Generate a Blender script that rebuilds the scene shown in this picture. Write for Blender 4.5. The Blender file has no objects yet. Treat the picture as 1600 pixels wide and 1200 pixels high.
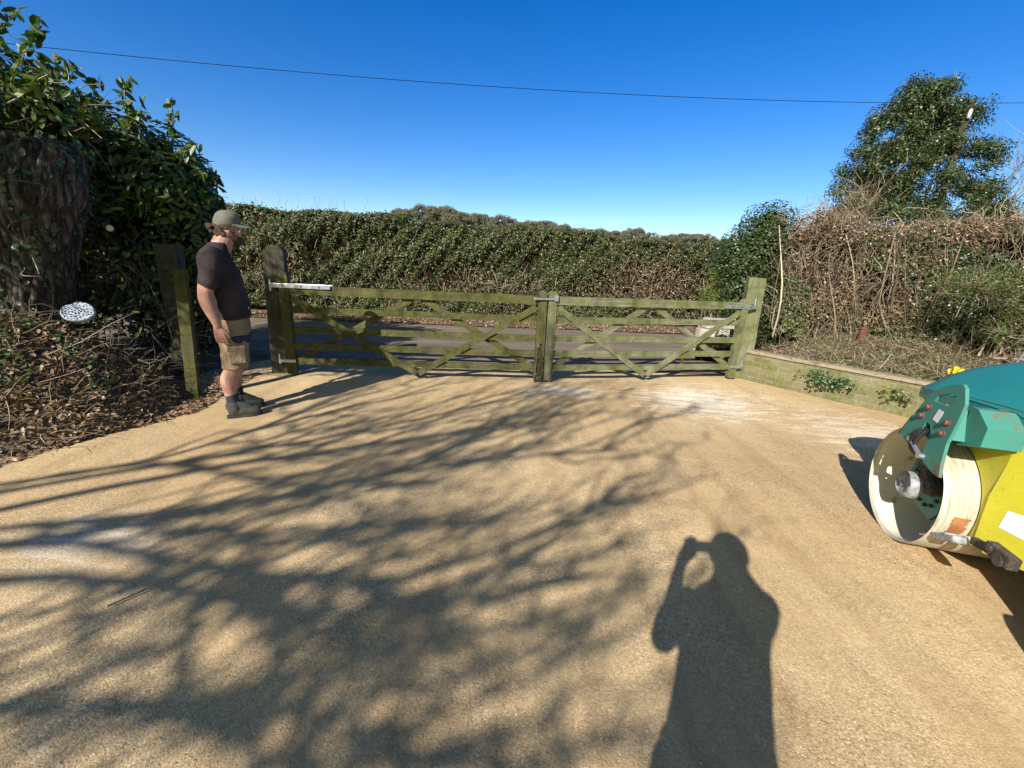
import bpy, bmesh, math, random
import numpy as np
from mathutils import Vector, Matrix
for b in (bpy.data.objects, bpy.data.meshes, bpy.data.materials):
    for o in list(b): b.remove(o)
rad = math.radians
S = bpy.context.scene; COL = S.collection
# ------------------------------------------------------------------ camera
th, ro, CH = rad(16.2), rad(2.8), 1.5
F = Vector((0, math.cos(th), -math.sin(th))); R0 = Vector((1, 0, 0)); U0 = R0.cross(F)
Rv = math.cos(ro)*R0 + math.sin(ro)*U0; Uv = Rv.cross(F)
cam = bpy.data.cameras.new('camera'); co = bpy.data.objects.new('camera', cam); COL.objects.link(co)
cam.sensor_width = 36; cam.lens = 36*650/1600; cam.clip_start = 0.01; cam.clip_end = 3000
M = Matrix((Rv, Uv, -F)).transposed().to_4x4(); M.translation = Vector((0, 0, CH)); co.matrix_world = M
S.camera = co
# ------------------------------------------------------------------ sky, sun, exposure
SUN_EL, SUN_AZ = 32.8, 208.4
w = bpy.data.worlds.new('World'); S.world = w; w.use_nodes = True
nt = w.node_tree; nt.nodes.clear()
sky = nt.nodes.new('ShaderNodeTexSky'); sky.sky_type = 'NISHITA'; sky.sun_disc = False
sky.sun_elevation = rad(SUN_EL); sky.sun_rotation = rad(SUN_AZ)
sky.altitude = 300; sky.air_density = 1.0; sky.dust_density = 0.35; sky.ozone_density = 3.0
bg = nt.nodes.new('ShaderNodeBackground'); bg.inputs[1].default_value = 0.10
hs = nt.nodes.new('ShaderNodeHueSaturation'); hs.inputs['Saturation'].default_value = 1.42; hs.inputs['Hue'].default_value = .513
h2 = nt.nodes.new('ShaderNodeMix'); h2.data_type = 'RGBA'; h2.blend_type = 'MULTIPLY'; h2.inputs[0].default_value = 1; h2.inputs[7].default_value = (1.12, .95, .62, 1)  # invented warm tint for the sky behind the camera, cuts blue in shadows
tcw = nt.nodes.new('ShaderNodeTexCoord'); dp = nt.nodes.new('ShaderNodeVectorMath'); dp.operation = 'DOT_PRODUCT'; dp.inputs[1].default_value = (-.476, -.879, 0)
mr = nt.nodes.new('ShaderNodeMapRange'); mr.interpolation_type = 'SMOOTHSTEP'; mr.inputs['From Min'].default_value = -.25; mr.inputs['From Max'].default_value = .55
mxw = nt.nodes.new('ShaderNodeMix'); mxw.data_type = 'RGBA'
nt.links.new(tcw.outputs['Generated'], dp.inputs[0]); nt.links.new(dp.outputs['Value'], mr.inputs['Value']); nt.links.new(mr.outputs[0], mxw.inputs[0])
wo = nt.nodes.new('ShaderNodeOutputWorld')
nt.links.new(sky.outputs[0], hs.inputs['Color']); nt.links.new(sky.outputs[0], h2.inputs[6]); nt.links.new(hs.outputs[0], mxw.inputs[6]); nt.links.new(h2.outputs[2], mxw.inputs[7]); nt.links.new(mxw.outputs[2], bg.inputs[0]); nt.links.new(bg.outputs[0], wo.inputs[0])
sl = bpy.data.lights.new('sun', 'SUN'); sl.energy = 5.0; sl.angle = rad(0.53); sl.color = (1, 0.96, 0.90)
so = bpy.data.objects.new('sun', sl); COL.objects.link(so)
LD = Vector((0.39992, 0.73892, -0.54227)).normalized()
so.rotation_euler = LD.to_track_quat('-Z', 'Y').to_euler()
S.view_settings.view_transform = 'Standard'; S.view_settings.look = 'None'
S.view_settings.exposure = 0.72; S.view_settings.gamma = 1
S.render.engine = 'CYCLES'
rng = np.random.default_rng(7); random.seed(7)

# ------------------------------------------------------------------ materials
class NT:
    def __init__(s, name):
        s.m = bpy.data.materials.new(name); s.m.use_nodes = True; s.t = s.m.node_tree
        s.p = s.t.nodes['Principled BSDF']; s.out = s.t.nodes['Material Output']
    def n(s, ty, **kw):
        x = s.t.nodes.new('ShaderNode'+ty)
        for k, v in kw.items():
            if k.startswith('i_'):
                x.inputs[k[2:].replace('_', ' ')].default_value = v
            else: setattr(x, k, v)
        return x
    def l(s, a, b): s.t.links.new(a, b)
    def ramp(s, fac, stops, interp='LINEAR'):
        r = s.n('ValToRGB'); r.color_ramp.interpolation = interp
        e = r.color_ramp.elements
        while len(e) > 1: e.remove(e[-1])
        e[0].position = stops[0][0]; e[0].color = (*stops[0][1], 1)
        for p, c in stops[1:]:
            q = e.new(p); q.color = (*c, 1)
        s.l(fac, r.inputs[0]); return r.outputs[0]
    def coord(s, kind='Object', scale=(1, 1, 1)):
        c = s.n('TexCoord'); m = s.n('Mapping'); m.inputs['Scale'].default_value = scale
        s.l(c.outputs[kind], m.inputs[0]); return m.outputs[0]
    def noise(s, vec, scale, detail=4, rough=.55, dist=0):
        x = s.n('TexNoise'); x.inputs['Scale'].default_value = scale; x.inputs['Detail'].default_value = detail
        x.inputs['Roughness'].default_value = rough; x.inputs['Distortion'].default_value = dist
        s.l(vec, x.inputs['Vector']); return x.outputs[0]
    def mix(s, f, a, b, mode='MIX'):
        x = s.n('Mix', data_type='RGBA', blend_type=mode)
        if isinstance(f, (int, float)): x.inputs[0].default_value = f
        else: s.l(f, x.inputs[0])
        for i, v in ((6, a), (7, b)):
            if isinstance(v, tuple): x.inputs[i].default_value = (*v, 1)
            else: s.l(v, x.inputs[i])
        return x.outputs[2]
    def math(s, op, a, b=None, clamp=False):
        x = s.n('Math', operation=op, use_clamp=clamp)
        for i, v in ((0, a), (1, b)):
            if v is None: continue
            if isinstance(v, (int, float)): x.inputs[i].default_value = v
            else: s.l(v, x.inputs[i])
        return x.outputs[0]
    def bump(s, h, strength=.3, dist=.01, prev=None):
        b = s.n('Bump'); b.inputs['Strength'].default_value = strength; b.inputs['Distance'].default_value = dist
        s.l(h, b.inputs['Height'])
        if prev is not None: s.l(prev, b.inputs['Normal'])
        return b.outputs[0]
    def fin(s, col=None, rough=.7, metal=0, normal=None, spec=None):
        if col is not None:
            if isinstance(col, tuple): s.p.inputs['Base Color'].default_value = (*col, 1)
            else: s.l(col, s.p.inputs['Base Color'])
        if isinstance(rough, (int, float)): s.p.inputs['Roughness'].default_value = rough
        else: s.l(rough, s.p.inputs['Roughness'])
        s.p.inputs['Metallic'].default_value = metal
        if spec is not None: s.p.inputs['Specular IOR Level'].default_value = spec
        if normal is not None: s.l(normal, s.p.inputs['Normal'])
        return s.m

def m_leaf(name, stops, rough=.4, trans=.25, spec=.5):
    m = NT(name); a = m.n('Attribute', attribute_name='rnd')
    c = m.ramp(a.outputs['Fac'], stops)
    m.fin(c, rough, spec=spec)
    tr = m.n('BsdfTranslucent'); m.l(m.mix(1.0, c, (1.3, 1.5, .6), 'MULTIPLY'), tr.inputs[0])
    mx = m.n('MixShader'); mx.inputs[0].default_value = trans
    m.l(m.p.outputs[0], mx.inputs[1]); m.l(tr.outputs[0], mx.inputs[2]); m.l(mx.outputs[0], m.out.inputs[0])
    return m.m
def m_noise(name, c1, c2, scale=6, rough=.8, stretch=(1, 1, 1), bump=.3, bd=.01, metal=0, c3=None, spec=None, detail=5):
    m = NT(name); v = m.coord('Object', stretch); n = m.noise(v, scale, detail, .6)
    st = [(.3, c1), (.7, c2)] if c3 is None else [(.28, c1), (.5, c2), (.72, c3)]
    c = m.ramp(n, st); b = m.bump(m.noise(v, scale*5, 4, .6), bump, bd)
    return m.fin(c, rough, metal, b, spec)
def m_wood(name, wood, wood2, moss, moss2, amount=.5):
    m = NT(name)
    g = m.n('Attribute', attribute_name='grain'); gv = g.outputs['Vector']
    mp = m.n('Mapping'); mp.inputs['Scale'].default_value = (1.2, 34, 34); m.l(gv, mp.inputs[0])
    gr = m.noise(mp.outputs[0], 1.6, 5, .65, .4)
    base = m.ramp(gr, [(.3, wood), (.62, wood2)])
    v = m.coord('Object'); n1 = m.noise(v, 3.1, 6, .65); n2 = m.noise(v, 17, 4, .6)
    ms = m.ramp(n2, [(.3, moss), (.7, moss2)])
    fac = m.ramp(m.math('ADD', n1, m.math('MULTIPLY', n2, .35)), [(.68-amount*.3, (0, 0, 0)), (.82-amount*.2, (1, 1, 1))])
    col = m.mix(m.math('MULTIPLY', fac, .85), base, ms); col = m.mix(.75, col, m.ramp(m.noise(m.coord('Object'), 5.5, 6, .7), [(.34, (.42, .42, .40)), (.5, (.9, .9, .9)), (.68, (1.25, 1.22, 1.15))]), 'MULTIPLY')
    crack = m.ramp(gr, [(.27, (.15, .15, .15)), (.36, (1, 1, 1))])
    col = m.mix(.8, col, crack, 'MULTIPLY')
    return m.fin(col, .85, 0, m.bump(gr, .5, .006, m.bump(n2, .25, .004)), .25)

MAT = {}
def build_materials():
    # compacted sandy gravel
    m = NT('sandy_gravel'); g = m.n('NewGeometry'); P = g.outputs['Position']
    vo = m.n('TexVoronoi'); vo.inputs['Scale'].default_value = 150; m.l(P, vo.inputs['Vector'])
    vo2 = m.n('TexVoronoi'); vo2.inputs['Scale'].default_value = 230; m.l(P, vo2.inputs['Vector'])
    sep = m.n('SeparateColor'); m.l(vo.outputs['Color'], sep.inputs[0])
    grit = m.ramp(sep.outputs[0], [(0, (.25, .17, .09)), (.3, (.44, .32, .17)), (.75, (.54, .405, .23)), (1, (.72, .59, .40))])
    sand = m.ramp(m.noise(P, 38, 4, .7), [(.3, (.45, .315, .16)), (.7, (.58, .43, .235))])
    f = m.ramp(m.noise(P, 1.6, 4, .6), [(.35, (.25, .25, .25)), (.65, (.8, .8, .8))])
    col = m.mix(f, sand, grit)
    big = m.ramp(m.noise(P, .55, 4, .55), [(.3, (.84, .78, .72)), (.7, (1.08, 1.08, 1.06))])
    col = m.mix(1, col, big, 'MULTIPLY')
    mt = m.n('Mapping'); mt.inputs['Scale'].default_value = (3.6, .22, 1); mt.inputs['Rotation'].default_value = (0, 0, .38); m.l(P, mt.inputs[0])
    col = m.mix(1, col, m.ramp(m.noise(mt.outputs[0], 1.3, 5, .6), [(.36, (.88, .86, .84)), (.5, (1, 1, 1)), (.66, (1.07, 1.06, 1.05))]), 'MULTIPLY')
    mp = m.n('Mapping'); mp.inputs['Scale'].default_value = (.8, 3.2, 1); mp.inputs['Rotation'].default_value = (0, 0, .45); m.l(P, mp.inputs[0])
    st = m.noise(mp.outputs[0], 3.6, 7, .74, .35); fine = m.noise(P, 60, 4, .7)
    sx = m.n('SeparateXYZ'); m.l(P, sx.inputs[0])
    def spot(cx, cy, rx, ry):
        a = m.math('POWER', m.math('DIVIDE', m.math('SUBTRACT', sx.outputs[0], cx), rx), 2)
        b = m.math('POWER', m.math('DIVIDE', m.math('SUBTRACT', sx.outputs[1], cy), ry), 2)
        return m.math('SUBTRACT', 1, m.math('SQRT', m.math('ADD', a, b)), True)
    def patch(sp, lo, hi, gain=.55):
        return m.ramp(m.math('ADD', m.math('MULTIPLY', sp, gain*.5), m.math('ADD', m.math('MULTIPLY', st, .75), m.math('ADD', m.math('MULTIPLY', fine, .27), m.math('MULTIPLY', sep.outputs[1], .15)))), [(lo, (0, 0, 0)), (hi, (1, 1, 1))])
    f1 = patch(spot(2.3, 4.85, 1.5, 1.25), .745, .80)
    f1 = m.math('MULTIPLY', f1, m.ramp(spot(2.3, 4.85, 1.7, 1.4), [(0, (0, 0, 0)), (.25, (1, 1, 1))]))
    col = m.mix(m.math('MULTIPLY', f1, .72), col, (.82, .74, .60))
    f2 = m.math('MULTIPLY', patch(spot(.6, 4.95, .9, .4), .71, .79), m.ramp(spot(.6, 4.95, .9, .45), [(0, (0, 0, 0)), (.3, (1, 1, 1))]))
    col = m.mix(m.math('MULTIPLY', f2, .75), col, (.66, .60, .52))
    f3 = m.math('MULTIPLY', patch(spot(-2.2, 1.85, .75, .5), .72, .86), m.ramp(spot(-2.15, 1.85, .62, .36), [(0, (0, 0, 0)), (.5, (1, 1, 1))]))
    col = m.mix(m.math('MULTIPLY', f3, .8), col, (.66, .57, .44))
    f4 = m.math('MULTIPLY', patch(spot(3.6, 3.9, 1.1, 1.6), .75, .81), m.ramp(spot(3.3, 3.9, 1.1, 1.6), [(0, (0, 0, 0)), (.25, (1, 1, 1))]))
    col = m.mix(m.math('MULTIPLY', f4, .6), col, (.76, .65, .48))
    h = m.math('ADD', m.math('MULTIPLY', vo.outputs['Distance'], -1), 1)
    b = m.bump(m.noise(P, 4, 4, .5), .5, .03)
    b = m.bump(h, .4, .003, b); b = m.bump(m.noise(P, 260, 3, .7), .5, .0025, b)
    MAT['gravel'] = m.fin(col, .9, 0, b, .2)
    # road
    m = NT('worn_asphalt'); g = m.n('NewGeometry'); P = g.outputs['Position']
    mp = m.n('Mapping'); mp.inputs['Scale'].default_value = (.35, 1.6, 1); m.l(P, mp.inputs[0])
    n = m.noise(mp.outputs[0], 1.5, 6, .65)
    c = m.ramp(n, [(.3, (.11, .090, .070)), (.55, (.19, .15, .11)), (.75, (.29, .22, .15))])
    c = m.mix(.5, c, m.ramp(m.noise(P, 90, 3, .7), [(.35, (.5, .5, .5)), (.65, (1.3, 1.3, 1.3))]), 'MULTIPLY')
    MAT['road'] = m.fin(c, .85, 0, m.bump(m.noise(P, 120, 3, .7), .5, .006), .25)
    MAT['soil'] = m_noise('leafy_soil', (.05, .032, .02), (.15, .10, .06), 3.5, .95, bump=.9, bd=.03, c3=(.26, .18, .11), detail=8)
    MAT['field'] = m_noise('pasture', (.05, .09, .025), (.09, .13, .04), .2, .9)
    m = NT('rugged_bark'); v = m.coord('Object', (1, 1, .16)); n1 = m.noise(v, 16, 8, .7, .8); n2 = m.noise(m.coord('Object'), 34, 6, .7)
    vb = m.n('TexVoronoi', feature='DISTANCE_TO_EDGE'); vb.inputs['Scale'].default_value = 15; wb = m.n('VectorMath', operation='ADD'); m.l(v, wb.inputs[0]); cx = m.n('CombineXYZ'); m.l(m.math('MULTIPLY', n1, .16), cx.inputs[0]); m.l(m.math('MULTIPLY', n2, .05), cx.inputs[1]); m.l(cx.outputs[0], wb.inputs[1]); m.l(wb.outputs[0], vb.inputs['Vector'])
    ed = m.ramp(vb.outputs['Distance'], [(0, (.35, .35, .35)), (.2, (1, 1, 1))])
    c = m.mix(.9, m.ramp(n1, [(.3, (.04, .034, .028)), (.5, (.125, .108, .088)), (.7, (.28, .25, .21))]), ed, 'MULTIPLY'); c = m.mix(.6, c, m.ramp(n2, [(.35, (.55, .55, .55)), (.65, (1.3, 1.3, 1.3))]), 'MULTIPLY')
    MAT['bark'] = m.fin(c, .95, 0, m.bump(m.math('ADD', m.math('MULTIPLY', ed, .7), n1), 1.0, .04), .15)
    MAT['twig'] = m_leaf('bare_twigs', [(0, (.07, .05, .03)), (.45, (.20, .15, .095)), (.8, (.34, .27, .18)), (1, (.50, .42, .31))], .85, 0.0, .15)
    MAT['branch'] = m_noise('grey_bark', (.05, .04, .032), (.13, .11, .09), 8, .9)
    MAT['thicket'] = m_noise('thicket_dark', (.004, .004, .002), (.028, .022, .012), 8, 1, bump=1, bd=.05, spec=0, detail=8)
    MAT['hedge'] = m_leaf('hedge_leaves', [(0, (.012, .022, .004)), (.3, (.032, .051, .008)), (.62, (.062, .084, .014)), (.86, (.11, .118, .028)), (.93, (.20, .14, .07)), (1, (.28, .23, .13))], .46, .22)
    MAT['laurel'] = m_leaf('laurel_leaves', [(0, (.014, .034, .006)), (.5, (.045, .085, .011)), (.88, (.10, .145, .02)), (.97, (.16, .19, .035)), (1, (.20, .13, .05))], .45, .3)
    MAT['holly'] = m_leaf('holly_leaves', [(0, (.016, .030, .006)), (.5, (.036, .060, .011)), (.85, (.066, .092, .020)), (1, (.09, .13, .05))], .42, .15)
    MAT['yew'] = m_leaf('clipped_evergreen', [(0, (.03, .06, .01)), (.5, (.075, .115, .018)), (1, (.14, .16, .035))], .6, .25)
    MAT['conifer'] = m_leaf('golden_conifer', [(0, (.05, .09, .012)), (.5, (.11, .155, .018)), (1, (.21, .23, .035))], .6, .3)
    MAT['dry'] = m_leaf('dry_leaves', [(0, (.09, .05, .03)), (.4, (.22, .135, .08)), (.8, (.36, .25, .16)), (1, (.50, .39, .27))], .75, .2, .2)
    MAT['ivy'] = m_leaf('ivy_leaves', [(0, (.02, .05, .012)), (.6, (.055, .10, .03)), (1, (.14, .20, .09))], .35, .2)
    MAT['grass'] = m_leaf('weedy_grass', [(0, (.035, .06, .012)), (.45, (.085, .12, .028)), (.7, (.17, .16, .06)), (1, (.32, .25, .14))], .65, .3)
    MAT['far'] = m_leaf('hazed_canopy', [(0, (.10, .098, .066)), (.5, (.15, .142, .095)), (1, (.23, .205, .14))], .9, .2, .1)  # leaf colour paled and greyed to carry the haze of distance
    MAT['bud'] = m_leaf('spring_buds', [(0, (.06, .08, .02)), (1, (.16, .18, .05))], .6, .3)
    MAT['wood_l'] = m_wood('mossy_gate_timber', (.040, .035, .022), (.115, .10, .058), (.038, .042, .010), (.105, .108, .020), .62)
    MAT['wood_r'] = m_wood('weathered_gate_timber', (.085, .080, .050), (.24, .225, .15), (.08, .095, .032), (.155, .165, .062), .45)
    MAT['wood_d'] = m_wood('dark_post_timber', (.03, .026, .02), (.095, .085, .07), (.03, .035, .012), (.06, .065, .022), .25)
    MAT['wood_p'] = m_noise('pale_timber', (.42, .33, .22), (.62, .52, .38), 4, .8, (1, 6, 6))
    MAT['galv'] = m_noise('galvanised_steel', (.38, .41, .44), (.62, .66, .70), 18, .38, metal=.85, bump=.1)
    MAT['iron'] = m_noise('rusty_iron', (.06, .045, .035), (.19, .15, .12), 30, .7, metal=.5)
    MAT['stone'] = m_noise('pale_stone', (.24, .215, .17), (.46, .42, .35), 6, .9)
    MAT['terracotta'] = m_noise('terracotta', (.09, .035, .02), (.17, .07, .04), 12, .85)
    MAT['yellow_petal'] = m_leaf('petals', [(0, (.75, .50, .01)), (1, (.9, .68, .03))], .5, .4)
    # brick wall (UV in metres)
    m = NT('mossy_brick'); tc = m.n('TexCoord'); mp = m.n('Mapping'); m.l(tc.outputs['UV'], mp.inputs[0])
    wob = m.noise(tc.outputs['UV'], 6, 3, .6)
    va = m.n('VectorMath', operation='ADD'); m.l(mp.outputs[0], va.inputs[0])
    wv = m.n('CombineXYZ'); m.l(m.math('MULTIPLY', wob, .012), wv.inputs[0]); m.l(m.math('MULTIPLY', wob, .014), wv.inputs[1]); m.l(wv.outputs[0], va.inputs[1])
    bt = m.n('TexBrick'); m.l(va.outputs[0], bt.inputs['Vector'])
    for k, v in (('Scale', 1.0), ('Brick Width', .225), ('Row Height', .075), ('Mortar Size', .006), ('Mortar Smooth', .4), ('Bias', 0)): bt.inputs[k].default_value = v
    bt.inputs['Color1'].default_value = (.15, .13, .085, 1); bt.inputs['Color2'].default_value = (.27, .225, .15, 1); bt.inputs['Mortar'].default_value = (.34, .30, .21, 1)
    n1 = m.noise(tc.outputs['UV'], 3.2, 6, .65); n2 = m.noise(tc.outputs['UV'], 26, 5, .7)
    mossf = m.ramp(m.math('ADD', n1, m.math('MULTIPLY', n2, .3)), [(.50, (0, 0, 0)), (.76, (.9, .9, .9))])
    c = m.mix(mossf, bt.outputs['Color'], m.ramp(n2, [(.3, (.075, .09, .022)), (.7, (.19, .19, .06))]))
    c = m.mix(.7, c, m.ramp(n2, [(.3, (.6, .6, .6)), (.65, (1.15, 1.15, 1.15))]), 'MULTIPLY')
    h = m.math('ADD', m.math('MULTIPLY', bt.outputs['Fac'], -1), m.math('MULTIPLY', n2, .6))
    MAT['brick'] = m.fin(c, .92, 0, m.bump(h, .8, .008), .15)
    MAT['coping'] = m_noise('coping_stone', (.11, .085, .05), (.30, .24, .16), 7, .9, bump=.6, c3=(.19, .17, .08))
    # roller paints
    def paint(name, base, dark, rust=.06, rough=.42, grime=(.20, .15, .09)):
        m = NT(name); v = m.coord('Object'); n = m.noise(v, 3.5, 7, .68); n2 = m.noise(v, 26, 5, .7)
        c = m.mix(m.ramp(n, [(.4, (0, 0, 0)), (.75, (.8, .8, .8))]), base, dark)
        c = m.mix(m.ramp(m.math('ADD', m.math('MULTIPLY', n, .7), m.math('MULTIPLY', n2, .5)), [(.72-rust, (0, 0, 0)), (.80-rust*.6, (.85, .85, .85))]), c, (.18, .075, .03))
        c = m.mix(m.ramp(m.noise(v, 55, 4, .75), [(.56, (0, 0, 0)), (.72, (.45, .45, .45))]), c, grime)
        return m.fin(c, m.ramp(n2, [(.3, (rough-.1,)*3), (.7, (rough+.2,)*3)]), 0, m.bump(n2, .12, .003))
    MAT['yellow'] = paint('yellow_paint', (.58, .53, .03), (.46, .41, .04), .0, .45)
    MAT['teal'] = paint('teal_paint', (.018, .215, .205), (.03, .26, .235), -.1, .33, (.10, .22, .20))
    MAT['teal_rusty'] = paint('worn_teal_paint', (.040, .225, .175), (.055, .17, .13), .075, .62)
    MAT['drum_out'] = m_noise('drum_steel', (.50, .46, .36), (.66, .63, .53), 4, .5, bump=.15, bd=.004, c3=(.58, .50, .33))
    m = NT('drum_shell'); v = m.coord('Object'); n = m.noise(v, 4, 6, .7); sx = m.n('SeparateXYZ'); m.l(v, sx.inputs[0])
    c = m.ramp(n, [(.3, (.38, .34, .23)), (.7, (.56, .52, .41))])
    n2 = m.noise(m.coord('Object', (9, .9, .9)), 6, 5, .7)
    c = m.mix(m.ramp(n2, [(.46, (0, 0, 0)), (.66, (.75, .75, .75))]), c, (.24, .20, .14))
    MAT['drum_out'] = m.fin(c, .5, 0, m.bump(n, .2, .004))
    MAT['drum_in'] = paint('drum_inner_paint', (.66, .62, .45), (.56, .52, .38), .0, .6)
    MAT['rust'] = m_noise('rust', (.20, .07, .02), (.38, .17, .06), 22, .9)
    MAT['boltrust'] = m_noise('rusty_bolt', (.09, .04, .03), (.20, .095, .07), 40, .8)
    MAT['cement'] = m_noise('dusty_metal', (.10, .10, .10), (.28, .28, .28), 26, .8, bump=.8, c3=(.48, .48, .47))
    MAT['rubber'] = m_noise('black_rubber', (.012, .012, .012), (.035, .033, .03), 20, .5)
    MAT['label'] = m_noise('white_sticker', (.68, .70, .72), (.82, .82, .82), 8, .5, bump=.02)
    MAT['grime'] = m_noise('oily_grime', (.02, .017, .014), (.12, .09, .07), 22, .6, bump=1, bd=.02)
    # person
    MAT['skin'] = m_noise('skin', (.33, .165, .115), (.49, .275, .20), 9, .6, bump=.12)
    MAT['hair'] = m_noise('brown_hair', (.030, .015, .009), (.085, .040, .022), 60, .7, bump=.8)
    MAT['shirt'] = m_noise('faded_tshirt', (.018, .015, .018), (.062, .047, .045), 5, .9, bump=.35, bd=.02, spec=.15)
    MAT['shorts'] = m_noise('khaki_canvas', (.20, .145, .085), (.31, .235, .15), 9, .9, bump=.5, bd=.02, spec=.15)
    MAT['navy'] = m_noise('navy_cloth', (.012, .015, .028), (.03, .035, .055), 10, .9)
    MAT['cap'] = m_noise('olive_cap', (.085, .085, .062), (.15, .148, .11), 12, .9)
    MAT['boot'] = m_noise('dark_boot', (.022, .024, .020), (.075, .075, .060), 16, .75, bump=.6)
    MAT['sole'] = m_noise('boot_sole', (.015, .015, .015), (.035, .033, .03), 16, .8)
    MAT['phone'] = m_noise('phone', (.01, .01, .012), (.02, .02, .025), 5, .2)
    MAT['white_plastic'] = None
    m = NT('perforated_plastic'); v = m.coord('Object'); vo = m.n('TexVoronoi', feature='F1'); vo.inputs['Scale'].default_value = 50; vo.inputs['Randomness'].default_value = .6; m.l(v, vo.inputs['Vector'])
    g = m.n('TexCoord'); sx = m.n('SeparateXYZ'); m.l(g.outputs['Normal'], sx.inputs[0])
    f = m.ramp(vo.outputs['Distance'], [(.36, (1, 1, 1)), (.42, (0, 0, 0))])
    f = m.math('MULTIPLY', f, m.math('GREATER_THAN', sx.outputs[2], .7))
    MAT['white_plastic'] = m.fin(m.mix(f, (.40, .45, .50), (.015, .015, .014)), .5)  # white plastic toned blue-grey to stand for the shade it lies in
build_materials()

# ------------------------------------------------------------------ helpers
def link(o, parent=None):
    COL.objects.link(o)
    if parent is not None: o.parent = parent
    return o
def tag(o, label=None, cat=None, group=None, kind=None):
    if label: o['label'] = label
    if cat: o['category'] = cat
    if group: o['group'] = group
    if kind: o['kind'] = kind
    return o
def empty(name, loc=(0, 0, 0), rz=0, label=None, cat=None, group=None):
    o = bpy.data.objects.new(name, None); o.empty_display_size = .1
    o.location = loc; o.rotation_euler = (0, 0, rz); link(o); return tag(o, label, cat, group)
def npmesh(name, V, Fc, mat, parent=None, rnd=None, smooth=False, uv=None):
    """V (n,3), Fc (m,k)"""
    V = np.asarray(V, dtype=np.float32); Fc = np.asarray(Fc, dtype=np.int32); m, k = Fc.shape
    me = bpy.data.meshes.new(name)
    me.vertices.add(len(V)); me.vertices.foreach_set('co', V.ravel())
    me.loops.add(m*k); me.loops.foreach_set('vertex_index', Fc.ravel())
    me.polygons.add(m); me.polygons.foreach_set('loop_start', np.arange(0, m*k, k, dtype=np.int32))
    me.update(calc_edges=True)
    if rnd is not None:
        a = me.attributes.new('rnd', 'FLOAT', 'FACE'); a.data.foreach_set('value', np.asarray(rnd, dtype=np.float32))
    if smooth: me.polygons.foreach_set('use_smooth', np.ones(m, dtype=bool))
    me.materials.append(mat); me.validate()
    return link(bpy.data.objects.new(name, me), parent)
def bmobj(name, bm, mat, parent=None, smooth=False, bevel=0, loc=None):
    me = bpy.data.meshes.new(name)
    if bevel:
        ed = [e for e in bm.edges if len(e.link_faces) == 2 and e.calc_face_angle(0) > .6]
        bmesh.ops.bevel(bm, geom=ed, offset=bevel, segments=2, affect='EDGES', profile=.6, clamp_overlap=True)
    bmesh.ops.recalc_face_normals(bm, faces=bm.faces)
    bm.to_mesh(me); bm.free(); me.materials.append(mat)
    if smooth:
        me.polygons.foreach_set('use_smooth', np.ones(len(me.polygons), dtype=bool))
    o = link(bpy.data.objects.new(name, me), parent)
    if loc is not None: o.location = loc
    return o
def unit(v): return v/np.maximum(np.linalg.norm(v, axis=-1, keepdims=True), 1e-9)
def leaves(C, N, L, Wd, fold=.25, folded=True, jitter=None):
    """leaf blades at centres C with facing normals N"""
    C = np.asarray(C, float); n = len(C); N = unit(np.asarray(N, float))
    r = unit(rng.normal(size=(n, 3))); A = unit(np.cross(N, r)); B = np.cross(N, A)
    L = np.broadcast_to(np.asarray(L, float), (n,))[:, None]; Wd = np.broadcast_to(np.asarray(Wd, float), (n,))[:, None]
    if folded:
        p0 = C - A*L*.5; p1 = C + A*L*.5 - N*L*.12
        m = C + A*L*.03 - N*Wd*fold
        a1 = C - A*L*.18 + B*Wd*.45; a2 = C + A*L*.2 + B*Wd*.42; b1 = C - A*L*.18 - B*Wd*.45; b2 = C + A*L*.2 - B*Wd*.42
        V = np.stack([p0, a1, a2, p1, b2, b1, m - A*L*.2, m + A*L*.2], 1).reshape(-1, 3)
        o = (np.arange(n)*8)[:, None]
        Fc = np.concatenate([o+[[0, 1, 6, 6]], ], 0)
        Fq = np.stack([o+np.array([[0, 1, 2, 7]]), o+np.array([[0, 7, 4, 5]]), ], 1).reshape(-1, 4)
        Ft = np.stack([o+np.array([[7, 2, 3, 4]])], 1).reshape(-1, 4)
        Fq = np.concatenate([Fq, Ft]); rn = rng.random(n); rr = np.concatenate([np.repeat(rn, 2), rn])
        return V, Fq, rr
    V = np.stack([C - A*L*.5, C + B*Wd*.5, C + A*L*.5, C - B*Wd*.5], 1).reshape(-1, 3)
    Fq = (np.arange(n)*4)[:, None]+np.array([[0, 1, 2, 3]])
    return V, Fq, rng.random(n)
def tubes(P, R, sides=4):
    """P (n,k,3), R (n,k)"""
    P = np.asarray(P, float); R = np.asarray(R, float); n, k, _ = P.shape
    T = np.gradient(P, axis=1) if k > 2 else np.repeat((P[:, 1:]-P[:, :1]), 2, axis=1)
    T = unit(T); ref = np.where(np.abs(T[..., 2:3]) > .8, np.array([1., 0, 0]), np.array([0, 0, 1.]))
    A = unit(np.cross(T, ref)); B = np.cross(T, A)
    an = np.linspace(0, 2*np.pi, sides, endpoint=False)
    ring = P[:, :, None]+R[..., None, None]*(np.cos(an)[:, None]*A[:, :, None]+np.sin(an)[:, None]*B[:, :, None])
    V = ring.reshape(-1, 3); base = (np.arange(n)*k*sides)[:, None, None]
    i = np.arange(k-1)[None, :, None]*sides; j = np.arange(sides)[None, None, :]; j2 = (j+1) % sides
    Fq = np.stack([base+i+j, base+i+j2, base+i+sides+j2, base+i+sides+j], -1).reshape(-1, 4)
    return V, Fq, np.repeat(rng.random(n), (k-1)*sides)
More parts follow.
